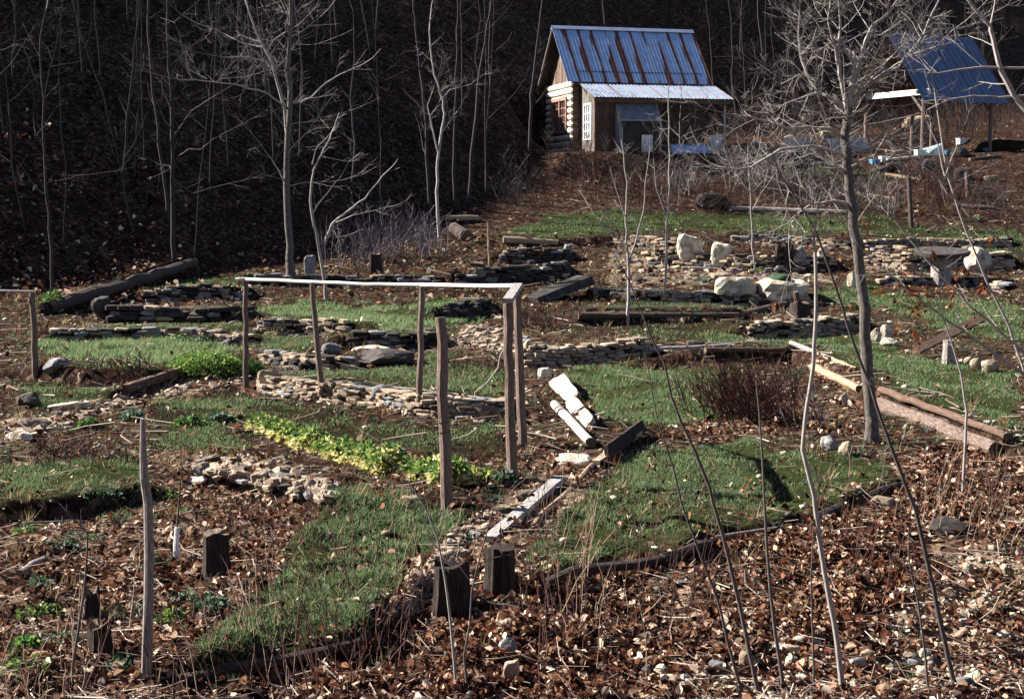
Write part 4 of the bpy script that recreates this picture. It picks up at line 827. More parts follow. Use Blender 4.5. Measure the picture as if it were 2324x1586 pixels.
# foreground pole
pts = [(324, 950), (325, 1025), (328, 1085), (336, 1142), (338, 1250), (338, 1343), (334, 1467), (331, 1600), (331, 1680)]; Yp = 8.9
mb = MB(); W3 = [at(x, y, Yp) for x, y in pts]; mb.tube(W3, [v / ppm(Yp) for v in (5, 8, 10, 11, 11, 11.5, 12, 13, 14)], 10, jit=.05)
pole = tag(mk('pole', mb, [M['bark_grey']], origin=W3[-1]), 'tall slightly crooked bare pole in the left foreground', 'pole')
mb = MB(); mb.tube([at(333, 1122, Yp), at(340, 1098, Yp - .03)], [.022, .012], 7); mk('branch_stub', mb, M['wood_tan'], pole)
# string hanging by the end posts
mb = MB(); mb.tube([at(x, y, 15.5) for x, y in [(1148, 780), (1134, 810), (1130, 835), (1105, 868), (1078, 890), (1077, 902)]], .006, 4); tag(mk('cord', mb, M['bark_pale'], origin=at(1148, 780, 15.5)), 'pale cord hanging slack left of the end posts', 'cord')

# ------------------------------------------------------------------ round table, shed clutter
g = gp(2135, 640); k = 1 / ppm(g.y); tbl = empty('garden_table', g, 'round slate-topped garden table on a stump foot', 'table')
mb = MB(); n = 28; vs = []
for z_, rr in ((.66, .95), (.755, 1.0), (.775, .97)):
    for i in range(n):
        an = 6.2832 * i / n; q = .7 * rr * (1 + .04 * math.sin(3 * an + 1)); vs.append((g.x + q * math.cos(an), g.y + q * .95 * math.sin(an), g.z + z_ + .07 * math.sin(an)))
fs = [(j * n + i, j * n + (i + 1) % n, (j + 1) * n + (i + 1) % n, (j + 1) * n + i) for j in range(2) for i in range(n)] + [tuple(range(2 * n, 3 * n)), tuple(range(n - 1, -1, -1))]
mb.add(vs, fs); mk('tabletop', mb, M['stone_dark'], tbl)
mb = MB(); mb.tube([g + Vector((0, 0, -.1)), g + Vector((0, 0, .3)), g + Vector((0, 0, .71))], [.27, .25, .27], 12, jit=.05); mk('pedestal', mb, M['bark_grey'], tbl)
def crate(px_, py_, w_, h_, d_, mat, name, label, cat, rz=.2, lid=False):
    g = gp(px_, py_); k = 1 / ppm(g.y); mb = MB(); w2, h2 = w_ * k, h_ * k; Mx = Matrix.Rotation(rz, 3, 'Z'); root = empty(name, g, label, cat)
    mb.box(g + Vector((0, d_ / 2, h2 / 2)), (w2, d_, h2), Mx); mk('body', mb, M[mat], root)
    mb = MB(); mb.box(g + Vector((0, d_ / 2, h2 - .03)), (w2 + .04, d_ + .04, .05), Mx); mk('rim', mb, M[mat], root); return root
crate(2090, 354, 20, 14, .3, 'plastic_mint', 'tub', 'small mint white tub left of the shed front post', 'tub'); 
g = gp(2122, 354); mb = MB(); a, b_ = g + Vector((-.4, 0, .02)), g + Vector((.42, .2, .02)); mb.add([a, b_, b_ + Vector((0, .3, .5)), a + Vector((.0, .3, .28)), a + Vector((.02, .06, 0)), b_ + Vector((0, .06, 0)), b_ + Vector((0, .36, .5)), a + Vector((0, .36, .28))], [(0, 1, 2, 3), (7, 6, 5, 4), (0, 4, 5, 1), (1, 5, 6, 2), (2, 6, 7, 3), (3, 7, 4, 0)]); tag(mk('sheet', mb, M['plastic_mint'], origin=g), 'leaning mint white sheet right of the shed front post', 'sheet')
crate(2186, 328, 20, 14, .35, 'paint_white', 'box', 'white box under the shed roof', 'box'); crate(1988, 373, 20, 11, .25, 'plastic_blue', 'tub', 'deep blue tub left of the shed', 'tub'); crate(2008, 367, 18, 12, .25, 'plastic_mint', 'tub', 'pale cyan tub beside the deep blue tub', 'tub'); crate(2242, 345, 14, 9, .25, 'plastic_blue', 'tub', 'small blue tub by the right shed post', 'tub')
crate(2155, 352, 16, 10, .3, 'plastic_blue', 'tub', 'dull blue tub behind the leaning mint sheet', 'tub')
for (xa, xb, yb, rows, lb) in ((1776, 1842, 347, 2, 'low left stack of grey blocks between cabin and shed'), (1872, 1968, 347, 2, 'low right stack of grey blocks between cabin and shed')):
    a, b_ = gp(xa, yb), gp(xb, yb); b_ = Vector((at(xb, yb, a.y).x, a.y + .1, a.z)); root = empty('block_stack', (a + b_) / 2, lb, 'blocks'); nb = max(3, int((b_ - a).length / .4)); base = min(a.z, b_.z)
    for r_ in range(rows + 1):
        for i in range(nb):
            if r_ == rows and rng.random() < .4: continue
            mb = MB(); p = a.lerp(b_, (i + .5 + .3 * (r_ % 2)) / nb); mb.box((p.x, p.y + rng.uniform(-.02, .02), base + .1 + r_ * .205), ((b_ - a).length / nb - .015, .2, .195)); mk('block', mb, M['block_grey'], root)

# ------------------------------------------------------------------ trees
def limb(mb, pts, r0, r1, n=5):
    m_ = len(pts); mb.tube(pts, [r0 + (r1 - r0) * (i / (m_ - 1)) ** .8 for i in range(m_)], n, cap=False)
def twigs(mb, p, d, ln, r, depth, rg, spread=.75, up=.12):
    m_ = 4 if ln > .25 else 3; pts = [p]; q = p; dd = d.normalized()
    for i in range(m_):
        dd = (dd + Vector((rg.gauss(0, .11), rg.gauss(0, .11), rg.gauss(0, .11) + up * .5))).normalized(); q = q + dd * ln / m_; pts.append(q)
    limb(mb, pts, r, max(r * .35, .0009), 4 if r > .012 else 3)
    if depth > 0:
        for k in range(rg.randint(2, 4)):
            i = rg.randint(1, m_ - 1); t_ = (pts[i + 1] - pts[i]).normalized(); ax = Vector((rg.gauss(0, 1), rg.gauss(0, 1), rg.gauss(0, 1))); ax = (ax - t_ * ax.dot(t_)).normalized()
            twigs(mb, pts[i], t_ * (1 - spread * .5) + ax * spread, ln * rg.uniform(.4, .65), r * .55, depth - 1, rg, spread, up)
def dense(ptsD, Y, dY=0, rg=rng, sub=3, wob=.012):
    """picture polyline at depth Y drifting to Y + dY, finely wandering"""
    P_ = [at(x, y, Y + dY * i / max(1, len(ptsD) - 1)) for i, (x, y) in enumerate(ptsD)]; out = []
    for i in range(len(P_) - 1):
        L_ = (P_[i + 1] - P_[i]).length
        for j in range(sub): out.append(P_[i].lerp(P_[i + 1], j / sub) + (Vector((rg.gauss(0, wob), rg.gauss(0, wob * 2), rg.gauss(0, wob))) * min(1, L_) if (i or j) else Vector()))
    out.append(P_[-1]); return out
def tree(name, trunk, r0, r1, limbs, label, mat, cat='tree', Y=None, tw=1.0, depth=2, tl=.6, group=None, seed=1, cmat=None, n=8, auto=0, wob=.015, dyf=.8):
    rg = random.Random(seed); g = gp(*trunk[0]) if Y is None else at(*trunk[0], Y); Y = g.y; root = empty(name, g, label, cat, group)
    tp = dense(trunk, Y, 0, rg, 3, wob); tp[0] = tp[0] - Vector((0, 0, .15)); mb = MB(); k = 1 / ppm(Y); rads = [(r0 + (r1 - r0) * (i / (len(tp) - 1)) ** .8) * k * (1 + (.35 * math.exp(-i * 1.1) if n >= 10 else 0)) for i in range(len(tp))]; mb.tube(tp, rads, n, cap=False, jit=.04 if n >= 10 else 0); mk('trunk', mb, M[mat], root, smooth=True)
    cm = MB(); allp = []
    for (pts, ra, rb) in limbs:
        dy = rg.uniform(-.8, .8) * (sum(abs(pts[i][0] - pts[i - 1][0]) for i in range(1, len(pts))) * k) * dyf
        lp = dense(pts, Y, dy, rg, 3, .012); limb(cm, lp, ra * k, rb * k * .7, 5); allp.append((lp, ra * k, rb * k)); twigs(cm, lp[-1], (lp[-1] - lp[-2]), tl * 1.4, rb * k * .68, 2, rg, .5)
    for i in range(auto):                    # limbs the tree carries besides the drawn ones
        f = rg.uniform(.25, .98); j = min(int(f * (len(tp) - 1)), len(tp) - 2); an = rg.uniform(0, 6.28); ln = (tp[-1] - tp[0]).length * rg.uniform(.12, .3) * (1.15 - f * .6)
        d = Vector((math.cos(an), math.sin(an), rg.uniform(.4, 1.2))).normalized(); q = tp[j]; pts = [q]
        for s_ in range(5): d = (d + Vector((rg.gauss(0, .12), rg.gauss(0, .12), rg.gauss(.05, .1)))).normalized(); q = q + d * ln / 5; pts.append(q)
        rr = max(.006, (r0 + (r1 - r0) * f) * k * .4); limb(cm, pts, rr, rr * .3, 4); allp.append((pts, rr, rr * .3))
    if r1 * k < .05: twigs(cm, tp[-1], (tp[-1] - tp[-2]), tl * 1.3, r1 * k * .98, 1, rg, .5)
    allp.append((tp[len(tp) // 2:], r1 * k * 1.2, r1 * k))
    for lp, ra, rb in allp:
        L_ = sum((lp[i + 1] - lp[i]).length for i in range(len(lp) - 1)); cnt = max(1, int(L_ * tw * 3.2))
        for i in range(cnt):
            j = rg.randint(len(lp) // 5, len(lp) - 2); t_ = (lp[j + 1] - lp[j]).normalized(); ax = Vector((rg.gauss(0, 1), rg.gauss(0, .8), rg.gauss(.35, .8))); ax = (ax - t_ * ax.dot(t_)).normalized()
            twigs(cm, lp[j], t_ * .55 + ax * .8, tl * rg.uniform(.4, 1.2), max(.0045 if Y > 28 else .0024 if Y > 13 else .0015, min(ra * .2, .008)), depth, rg)
    if cm.v: mk('branches', cm, M[cmat or mat], root)  # paler branch bark stands in for sunlight on the crown
    return root
z3 = lambda x, y: (1546.8 + .3524 * x, .3524 * y)
z1 = lambda x, y: (.3525 * x, .3525 * y)
z2 = lambda x, y: (773.4 + .3525 * x, .3525 * y)
L3 = lambda *p: [z3(*q) for q in p]; L1 = lambda *p: [z1(*q) for q in p]; L2 = lambda *p: [z2(*q) for q in p]
tree('bare_tree', [(1980, 1002), (1977, 950), (1972, 880), (1966, 790), (1960, 700), (1950, 600), (1941, 510), (1927, 400), (1916, 320), (1924, 270), (1926, 243)], 15.5, 9,
 [(L3((1060, 700), (1050, 600), (1020, 480), (1012, 300), (1025, 200), (1015, 60), (1020, -80)), 7, 3), (L3((1075, 680), (1100, 580), (1130, 450), (1190, 260), (1230, 170), (1330, 90), (1420, -40)), 8, 3),
  (L3((1080, 690), (1120, 630), (1180, 560), (1300, 480), (1420, 400), (1500, 310), (1560, 230), (1600, 120), (1660, 0)), 7, 2.5), (L3((1060, 690), (960, 630), (870, 590), (810, 480), (765, 360), (750, 220), (760, 60)), 6, 2),
  (L3((1300, 480), (1400, 430), (1430, 380), (1640, 300), (1740, 200)), 4, 1.5), (L3((1020, 480), (970, 240), (940, 120), (960, 0)), 4, 2), (L3((955, 240), (880, 230), (820, 190)), 2.5, 1), (L3((765, 360), (840, 280), (870, 180)), 2.5, 1),
  (L3((1050, 890), (960, 830), (810, 818), (690, 830), (550, 780), (440, 755), (320, 735)), 5, 1.5), (L3((870, 590), (760, 480), (640, 545), (600, 520)), 2.5, 1), (L3((1060, 1080), (960, 1060), (850, 990), (740, 1020)), 4, 1.5),
  (L3((1060, 1090), (880, 1085), (740, 1030)), 3, 1), (L3((1050, 1000), (840, 940), (640, 960), (440, 1080), (340, 1095), (200, 1070), (80, 1060), (0, 1000)), 4, 1.5), (L3((1100, 1345), (1050, 1310), (980, 1295), (900, 1310), (840, 1312)), 7, 3),
  (L3((840, 1312), (740, 1260), (690, 1230), (660, 1160)), 3, 1.2), (L3((840, 1312), (740, 1380), (680, 1440), (560, 1500)), 2.5, 1), (L3((690, 1230), (670, 1320), (700, 1410), (690, 1500)), 2, 1), (L3((1110, 660), (1240, 580), (1380, 610)), 3, 1),
  (L3((1180, 560), (1280, 440), (1340, 380), (1400, 320), (1450, 180)), 3.5, 1.2), (L3((1060, 760), (960, 760), (840, 800)), 2.5, 1), (L3((1080, 1060), (1240, 1000), (1310, 880), (1400, 960), (1530, 1040)), 3, 1.2), (L3((870, 600), (720, 650), (590, 700)), 3, 1),
  (L3((1190, 260), (1260, 320), (1330, 300)), 2, 1), (L3((1015, 250), (880, 330), (780, 350)), 2, 1), (L3((1560, 230), (1480, 200), (1400, 100), (1380, 0)), 3, 1), (L3((1600, 190), (1780, 185), (1900, 150), (1960, 110)), 3, 1.2)],
 'largest bare spreading tree in the right foreground', 'bark_mid', Y=None, tw=4.2, depth=2, tl=.5, seed=3, cmat='bark_pale', n=12)
tree('bare_tree', [(663, 634), (657, 559), (650, 423), (652, 352), (656, 211), (656, 123), (659, 39), (662, -60)], 9.5, 4,
 [(L1((1850, 1050), (1850, 900), (1830, 690), (1790, 550), (1750, 400), (1700, 310), (1640, 190), (1600, 60)), 5, 3), (L1((1865, 650), (1890, 660), (1940, 655), (2010, 622), (2090, 540), (2190, 480)), 4, 2), (L1((1840, 690), (1720, 600), (1540, 550), (1380, 530), (1170, 515)), 3, 1.2),
  (L1((1380, 530), (1440, 505), (1520, 500)), 1.6, 1), (L1((1330, 510), (1215, 450), (1200, 380)), 2, 1), (L1((1750, 410), (1600, 370), (1450, 370)), 2, 1), (L1((1690, 305), (1560, 280), (1450, 220), (1200, 115)), 2, 1), (L1((1845, 1190), (1790, 1090), (1720, 990)), 2.5, 1.2),
  (L1((1860, 560), (1830, 400), (1770, 400)), 2, 1), (L1((1862, 310), (1900, 285), (1970, 290)), 2, 1), (L1((1850, 1010), (1870, 960), (1950, 880), (2000, 820)), 2, 1), (L1((1870, 240), (1950, 200), (2060, 110)), 2, 1), (L1((1850, 200), (1760, 260), (1740, 300)), 2, 1), (L1((1870, 800), (2000, 780), (2170, 740)), 1.5, .8), (L1((1850, 1200), (1960, 1175), (2130, 1170)), 1.5, .8)],
 'thick dark-trunked tree rising behind the left end of the trellis rail', 'bark_mid', tw=1.6, depth=2, tl=.9, seed=5, cmat='bark_pale', n=10)
tree('bare_tree', [(120, 668), (114, 520), (104, 416), (97, 226), (92, 88), (106, 20)], 4.5, 2, [(L1((280, 640), (310, 470), (345, 350), (380, 170)), 2, 1), (L1((290, 1250), (240, 1220), (190, 1150), (150, 1090)), 2, 1), (L1((240, 540), (190, 400), (145, 290), (70, 285)), 1.6, .8), (L1((280, 920), (230, 870), (215, 760)), 1.5, .8), (L1((300, 1190), (350, 1120), (460, 1130)), 1.2, .7)],
 'leftmost slim tree with one steep side branch', 'bark_wood', tw=1.1, depth=2, tl=1.0, seed=6, cmat='bark_mid')
tree('bare_tree', [(396, 592), (391, 529), (393, 352), (389, 247), (382, 106), (379, -20)], 6, 3, [(L1((1112, 1100), (1090, 1070), (1030, 1060), (920, 1000)), 2, 1), (L1((1125, 1040), (1160, 1000), (1220, 960), (1290, 965), (1370, 900), (1480, 840)), 2, 1), (L1((1115, 890), (1180, 790), (1230, 715), (1430, 590)), 2.4, 1), (L1((1100, 830), (1040, 740), (1030, 700)), 2, 1), (L1((1100, 690), (1050, 600), (1040, 500)), 2, 1), (L1((1090, 480), (1160, 380), (1200, 250)), 1.5, .8), (L1((1110, 1160), (1240, 1245), (1400, 1200)), 1.5, .8)],
 'slim tree with upswept branches left of the thick trunk', 'bark_wood', tw=1.1, depth=2, tl=1.0, seed=7, cmat='bark_mid')
tree('bare_tree', L1((1085, 1420), (1040, 1050), (1000, 700), (965, 400), (955, 130), (950, -60)), 4, 2.5, [(L1((990, 440), (1040, 540), (1080, 640)), 1.5, 1)], 'second slim trunk just left of the upswept tree', 'bark_wood', tw=.3, depth=1, tl=.8, seed=8, auto=4)
tree('sapling', [(741, 680), (735, 630), (719, 529), (705, 469), (706, 420), (712, 385), (730, 350), (748, 316)], 4.5, 1.5, [(L1((2010, 1380), (2040, 1330), (2140, 1200), (2200, 1130)), 2, 1), (L1((2060, 1000), (2090, 1010), (2130, 1020)), 1.5, .8), (L1((2010, 1060), (2040, 950), (2100, 890)), 1.5, .8)], 'leaning grey sapling behind the trellis near the second post', 'bark_pale', 'sapling', tw=.8, depth=1, tl=.5, seed=9)
tree('sapling', [(733, 560), (754, 508), (790, 480), (826, 451), (869, 398)], 3.5, 1.2, [([(754, 508), (800, 490), (880, 470)], 1.5, .8), ([(754, 508), (765, 540), (800, 530)], 1.2, .8)], 'forked sapling branch slanting right above the trellis', 'bark_pale', 'sapling', tw=1, depth=1, tl=.5, seed=10)
tree('bare_tree', [(925, 40), (880, 95), (868, 102), (819, 137), (773, 148)][::-1], 4, 1.5, [], 'x', 'bark_pale', tw=1, depth=1, Y=34) if False else None
tree('bare_tree', L2((640, 1550), (620, 1300), (620, 1100), (640, 900), (662, 780), (660, 650), (600, 480), (580, 350), (570, 200)), 4, 1.5, [(L2((625, 980), (580, 780), (560, 680), (600, 560)), 2, 1), (L2((655, 850), (720, 760), (770, 690)), 1.5, 1), (L2((650, 640), (700, 580), (780, 560)), 1.5, .8)], 'slender forked tree left of the cabin gable', 'bark_pale', tw=1.4, depth=2, tl=.8, seed=11)
for T_, lb, sd, mt in [(L2((580, 1360), (560, 1100), (545, 800), (520, 550), (490, 260), (470, 60), (465, -80)), 'straight brownish tree leaning left beside the slender forked tree', 12, 'bark_wood'), (L2((735, 1330), (730, 1000), (740, 700), (745, 400), (755, 110), (755, -80)), 'straight thin tree third left of the cabin', 13, 'bark_wood'),
 (L2((820, 1300), (860, 850), (885, 560), (905, 400), (940, 200), (965, 60), (975, -80)), 'thin tree leaning right, nearest left of the cabin', 14, 'bark_wood'), (L2((1215, 980), (1225, 700), (1245, 450), (1275, 220), (1300, 0)), 'thin trunk close beside the cabin gable', 15, 'bark_wood')]:
    tree('bare_tree', T_, 4.2, 2, [], lb, mt, tw=.4, depth=1, tl=.9, seed=sd, auto=7)
tree('sapling', [(1425, 732), (1427, 660), (1427, 594), (1421, 548), (1421, 480), (1422, 416), (1410, 317)], 4.5, 1.2, [([(1429, 590), (1443, 548), (1461, 476), (1468, 388), (1476, 330)], 2.5, 1), ([(1424, 560), (1400, 540), (1370, 520), (1345, 480)], 2, 1), ([(1421, 500), (1400, 430), (1384, 380)], 1.6, .8), ([(1425, 580), (1410, 530), (1385, 490)], 1.5, .8)], 'young fruit tree with V-shaped fork on the small lawn strip', 'bark_pale', 'sapling', tw=1.4, depth=1, tl=.5, seed=16)
tree('sapling', [(1508, 684), (1512, 600), (1514, 512), (1519, 423), (1517, 317), (1517, 211)], 3.6, 1, [([(1518, 420), (1540, 350), (1545, 240)], 1.6, .8), ([(1515, 500), (1490, 430), (1483, 360)], 1.6, .8)], 'taller thin young tree right of the forked fruit tree', 'bark_pale', 'sapling', tw=1.2, depth=1, tl=.5, seed=17)
tree('sapling', [(1715, 620), (1708, 560), (1706, 480), (1700, 400), (1698, 330)], 3.2, 1, [([(1706, 480), (1740, 420), (1790, 350)], 1.5, .8), ([(1705, 440), (1660, 380), (1640, 330)], 1.5, .8), ([(1700, 400), (1720, 350), (1730, 300)], 1.5, .8)], 'twiggy young tree between the upright white rocks and big trunk', 'bark_grey', 'sapling', tw=2, depth=2, tl=.6, seed=18, cmat='bark_pale')
# saplings springing from the near bank
def whip(ptsD, r0, r1, label, mat='bark_grey', Y=8.6, tw=.5, seed=1, side=(), leaves=(), tl=.25):
    pts = list(ptsD)[::-1]                    # given top first
    if pts[0][1] > 1540: x, y = pts[0]; pts.insert(0, (x + (x - pts[1][0]) * .5, y + 90))
    return tree('sapling', pts, r0, r1, [(s_, 2.2, 1) for s_ in side], label, mat, 'sapling', Y=Y, tw=tw, depth=1, tl=tl, seed=seed, n=7, wob=.004)
s1 = whip([(1776, 405), (1800, 440), (1853, 529), (1899, 660), (1934, 773), (1973, 868), (1994, 935), (2040, 1062), (2077, 1156), (2098, 1244), (2127, 1379), (2166, 1556)], 7, 2, 'long leaning sapling crossing in front of the big tree', 'bark_mid', 8.5, .5, 21)
whip([(1850, 572), (1852, 689), (1846, 830), (1832, 918), (1821, 1020), (1847, 1124), (1858, 1212), (1876, 1329), (1900, 1449), (1911, 1556)], 8, 4, 'bright kinked sapling with a cut top, centre right', 'bark_pale', 8.5, .25, 22)
whip([(1716, 861), (1723, 935), (1730, 1041), (1736, 1166), (1745, 1308), (1759, 1432), (1777, 1556)], 6, 1.6, 'straight grey sapling left of the bright kinked one', 'bark_mid', 8.5, .3, 23)
whip([(1430, 643), (1478, 766), (1507, 823), (1524, 900), (1547, 960), (1578, 1025), (1610, 1106), (1639, 1212), (1671, 1343), (1695, 1449), (1717, 1556)], 6.5, 1.8, 'long grey sapling leaning left over the front lawn', 'bark_mid', 8.5, .4, 24)
whip([(1464, 800), (1492, 953), (1528, 1062), (1547, 1142), (1589, 1258), (1628, 1357), (1653, 1460), (1678, 1556)], 5, 1.2, 'thin sapling left of the long leaning grey one', 'bark_mid', 8.5, .4, 25)
whip([(1847, 1191), (1840, 1308), (1843, 1400), (1846, 1485), (1847, 1556)], 3.5, 1.5, 'short thin upright sapling left of the bright kinked foot', 'bark_mid', 8.5, .4, 26)
whip([(2063, 1200), (2062, 1260), (2070, 1310), (2084, 1368), (2098, 1470), (2106, 1556)], 4, 1.3, 'short forked sapling left of the long leaning foot', 'bark_mid', 8.5, .9, 27, side=[[(2068, 1300), (2030, 1275), (2000, 1245)], [(2070, 1310), (2110, 1270), (2150, 1240)]])
whip([(2146, 738), (2163, 787), (2181, 847), (2193, 935), (2190, 1025), (2185, 1120)], 4, 1.6, 'pale thin sapling rising from the right leaf bank', 'bark_pale', None, .5, 28)
whip([(932, 1099), (971, 1163), (993, 1223), (1010, 1308), (1017, 1361), (1028, 1467), (1035, 1556)], 4.5, 1.8, 'pale curved sapling in front of the tallest black stump', 'bark_pale', 8.5, .3, 29, side=[[(1000, 1250), (985, 1235), (958, 1180)], [(1004, 1270), (1040, 1280), (1068, 1320)]])
whip([(1152, 1124), (1120, 1152), (1092, 1251), (1070, 1340), (1067, 1414), (1053, 1485), (1060, 1556)], 4, 1.2, 'grey crooked sapling between the two dark stumps', 'bark_mid', 8.5, .3, 30, side=[[(1085, 1280), (1120, 1265), (1170, 1256)]])
ws = tree('sapling', [(401, 1268), (402, 1200), (408, 1115), (412, 1060)], 4, 1, [([(404, 1150), (420, 1110), (428, 1070)], 1.4, .7), ([(404, 1140), (395, 1100), (392, 1070)], 1.2, .6)], 'small sapling with white wrapped foot left of the split stump', 'bark_mid', 'sapling', tw=.8, depth=1, tl=.2, seed=41, wob=.004)
gq = gp(401, 1268); mb = MB(); mb.tube([gq + Vector((0, 0, -.03)), gq + Vector((0, 0, .12)), at(402, 1196, gq.y)], [.026, .024, .021], 8); mk('trunk_guard', mb, M['paint_white'], ws)
whip([(170, 1181), (198, 1209), (198, 1255), (191, 1343), (177, 1432), (159, 1556)], 4.5, 1.5, 'dark hooked sapling at the lower left', 'bark_mid', 8.7, .4, 31)
edge_tree = tree('bare_tree', [(2500, 1420), (2488, 1000), (2474, 600), (2468, 200), (2476, -150)], 26, 13, [
 ([(2480, 960), (2350, 866), (2270, 812), (2200, 760), (2146, 724), (2082, 675), (2020, 625), (1973, 585)], 5, 1.6), ([(2479, 920), (2300, 780), (2200, 690), (2110, 600), (2030, 500)], 4, 1.6), ([(2476, 690), (2290, 560), (2200, 490), (2130, 410), (2050, 340), (1960, 300)], 3.5, 1.3),
 ([(2470, 214), (2265, 222), (2210, 218), (2160, 226), (2090, 232)], 3.5, 1.5), ([(2150, 228), (2080, 260), (2000, 278), (1970, 282)], 1.6, .9), ([(2150, 226), (2110, 200), (2098, 160)], 1.5, .8), ([(2470, 150), (2230, 153), (2180, 158), (2130, 166), (2080, 163)], 3.6, 1.5), ([(2471, 420), (2300, 215), (2266, 140), (2254, 90), (2248, 60), (2220, 30), (2190, -10)], 8, 5), ([(2248, 60), (2256, 20), (2262, -30)], 3, 1.5)],
 'bare tree at the right edge whose pale branches reach into view', 'bark_mid', Y=10.5, tw=.9, depth=1, tl=.35, seed=32, cmat='bark_pale', n=11, dyf=.03)
whip([(2120, 200), (2150, 400), (2190, 520), (2240, 640), (2290, 740), (2335, 870), (2380, 1100), (2400, 1420)], 4.5, 1.6, 'tall thin sapling at the right edge below the shed', 'bark_pale', 10.5, .7, 34, side=[[(2145, 400), (2128, 330), (2096, 250)], [(2145, 400), (2160, 360), (2172, 330)]], tl=.4)
# rusty leaves still on the near branch
def leafquad(p, s_, rg):
    a = Vector((rg.gauss(0, 1), rg.gauss(0, 1), rg.gauss(0, 1))).normalized(); b_ = a.cross(Vector((rg.gauss(0, 1), rg.gauss(0, 1), rg.gauss(0, 1)))).normalized(); c_ = a.cross(b_)
    cu = c_ * s_ * rg.uniform(-.3, .3)
    return [p, p + a * s_ * .5 + b_ * s_ * .32 + cu, p + a * s_, p + a * s_ * .5 - b_ * s_ * .32 + cu]
def tinted(mb, cols, name, mat, **kw):
    o = mk(name, mb, mat, **kw); ca_ = o.data.color_attributes.new('tint', 'FLOAT_COLOR', 'CORNER'); out = []
    for p in o.data.polygons: out += [(*cols[p.index], 1)] * p.loop_total
    ca_.data.foreach_set('color', np.array(out, 'f').ravel()); return o
cl = [(2060, 650, 6), (2075, 665, 10), (2085, 690, 10), (2082, 710, 8), (2100, 680, 5), (2120, 585, 3), (2078, 760, 9), (2080, 775, 6), (2035, 750, 3), (1992, 660, 3), (2005, 655, 3), (2160, 655, 3), (2155, 670, 4), (2205, 720, 3), (2195, 740, 3), (2178, 615, 3), (2230, 655, 5), (2222, 665, 4), (2246, 545, 3), (2150, 690, 2), (2048, 640, 3)]
mb = MB(); cols = []
for x, y, n in cl:
    for i in range(n + 2):
        mb.add(leafquad(at(x + rng.gauss(0, 5), y + rng.gauss(0, 8), 10.5 + rng.gauss(0, .06)), rng.uniform(.03, .06), rng), [(0, 1, 2), (0, 2, 3)]); q = rng.uniform(.6, 1.3); cols += [(.13 * q, .04 * q, .017 * q)] * 2
tinted(mb, cols, 'withered_leaves', M['leaf'], parent=edge_tree)['kind'] = 'stuff'
# the wood on the hillside
def zone(x, Y): return 'thin bare tree in the ' + ('near' if Y < 52 else 'far') + ' hillside wood ' + ('by the left picture edge' if x < 200 else 'left of the slim upswept tree' if x < 380 else 'between the upswept tree and the thick trunk' if x < 640 else 'right of the thick dark trunk' if x < 900 else 'left of the log cabin' if x < 1240 else 'behind the log cabin roof' if x < 1640 else 'between cabin and shed' if x < 2000 else 'behind the open shed')
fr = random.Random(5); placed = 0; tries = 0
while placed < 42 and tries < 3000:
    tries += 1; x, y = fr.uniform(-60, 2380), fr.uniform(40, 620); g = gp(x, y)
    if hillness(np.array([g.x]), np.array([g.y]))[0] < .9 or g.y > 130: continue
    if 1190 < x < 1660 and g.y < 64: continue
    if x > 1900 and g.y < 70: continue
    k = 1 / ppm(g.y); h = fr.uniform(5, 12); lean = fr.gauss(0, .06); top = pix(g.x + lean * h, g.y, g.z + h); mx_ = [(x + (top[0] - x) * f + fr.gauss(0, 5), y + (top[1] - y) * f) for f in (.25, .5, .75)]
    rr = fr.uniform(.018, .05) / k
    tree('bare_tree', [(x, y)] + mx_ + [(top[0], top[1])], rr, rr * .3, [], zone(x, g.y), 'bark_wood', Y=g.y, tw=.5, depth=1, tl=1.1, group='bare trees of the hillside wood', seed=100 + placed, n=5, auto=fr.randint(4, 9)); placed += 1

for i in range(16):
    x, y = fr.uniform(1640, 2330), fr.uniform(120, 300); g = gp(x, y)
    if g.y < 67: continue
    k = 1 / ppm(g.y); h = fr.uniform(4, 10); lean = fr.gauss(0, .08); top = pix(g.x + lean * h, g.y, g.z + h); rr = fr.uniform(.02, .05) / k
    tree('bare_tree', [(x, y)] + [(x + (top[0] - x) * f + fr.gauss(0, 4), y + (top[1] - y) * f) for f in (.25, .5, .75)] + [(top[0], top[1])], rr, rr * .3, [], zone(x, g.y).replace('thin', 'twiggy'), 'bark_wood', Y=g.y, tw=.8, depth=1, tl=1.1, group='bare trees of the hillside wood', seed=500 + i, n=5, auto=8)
# ------------------------------------------------------------------ brush, weeds, stalks
def clump(name, x, y, n, hpx, wpx, label, mat, cat='shrub', lean=0, seed=1, r=.004, depth=1, group=None, spread=.25, Yj=.3):
    rg = random.Random(seed); g = gp(x, y); mb = MB(); k = 1 / ppm(g.y)
    for i in range(n):
        gx_, gy_ = g.x + rg.gauss(0, wpx * k * .33), g.y + rg.gauss(0, Yj); p = Vector((gx_, gy_, gz(gx_, gy_) - .03))
        twigs(mb, p, Vector((rg.gauss(lean, spread), rg.gauss(0, spread), 1)), hpx * k * rg.uniform(.5, 1.15), r * 1.35 * rg.uniform(.7, 1.3), depth, rg, .45, .05)
    root = empty(name, g, label, cat, group); st = mk('stems', mb, M[mat], root); st['kind'] = 'stuff'; return root
for i, (x, y, n, h_, w_) in enumerate([(780, 600, 40, 90, 90), (850, 590, 46, 100, 90), (920, 580, 46, 90, 90), (980, 570, 30, 80, 70), (900, 540, 30, 80, 110)]): clump('brush', x, y, n, h_, w_, ['pale grey-blue brush nearest the thick trunk', 'grey-blue brush behind the trellis rail centre', 'tallest grey-blue brush right of the rail centre', 'sparse grey brush below the slender forked tree', 'grey brush higher up under the dark hill'][i], 'twig_grey', 'brush', seed=40 + i, r=.008, Yj=.7)
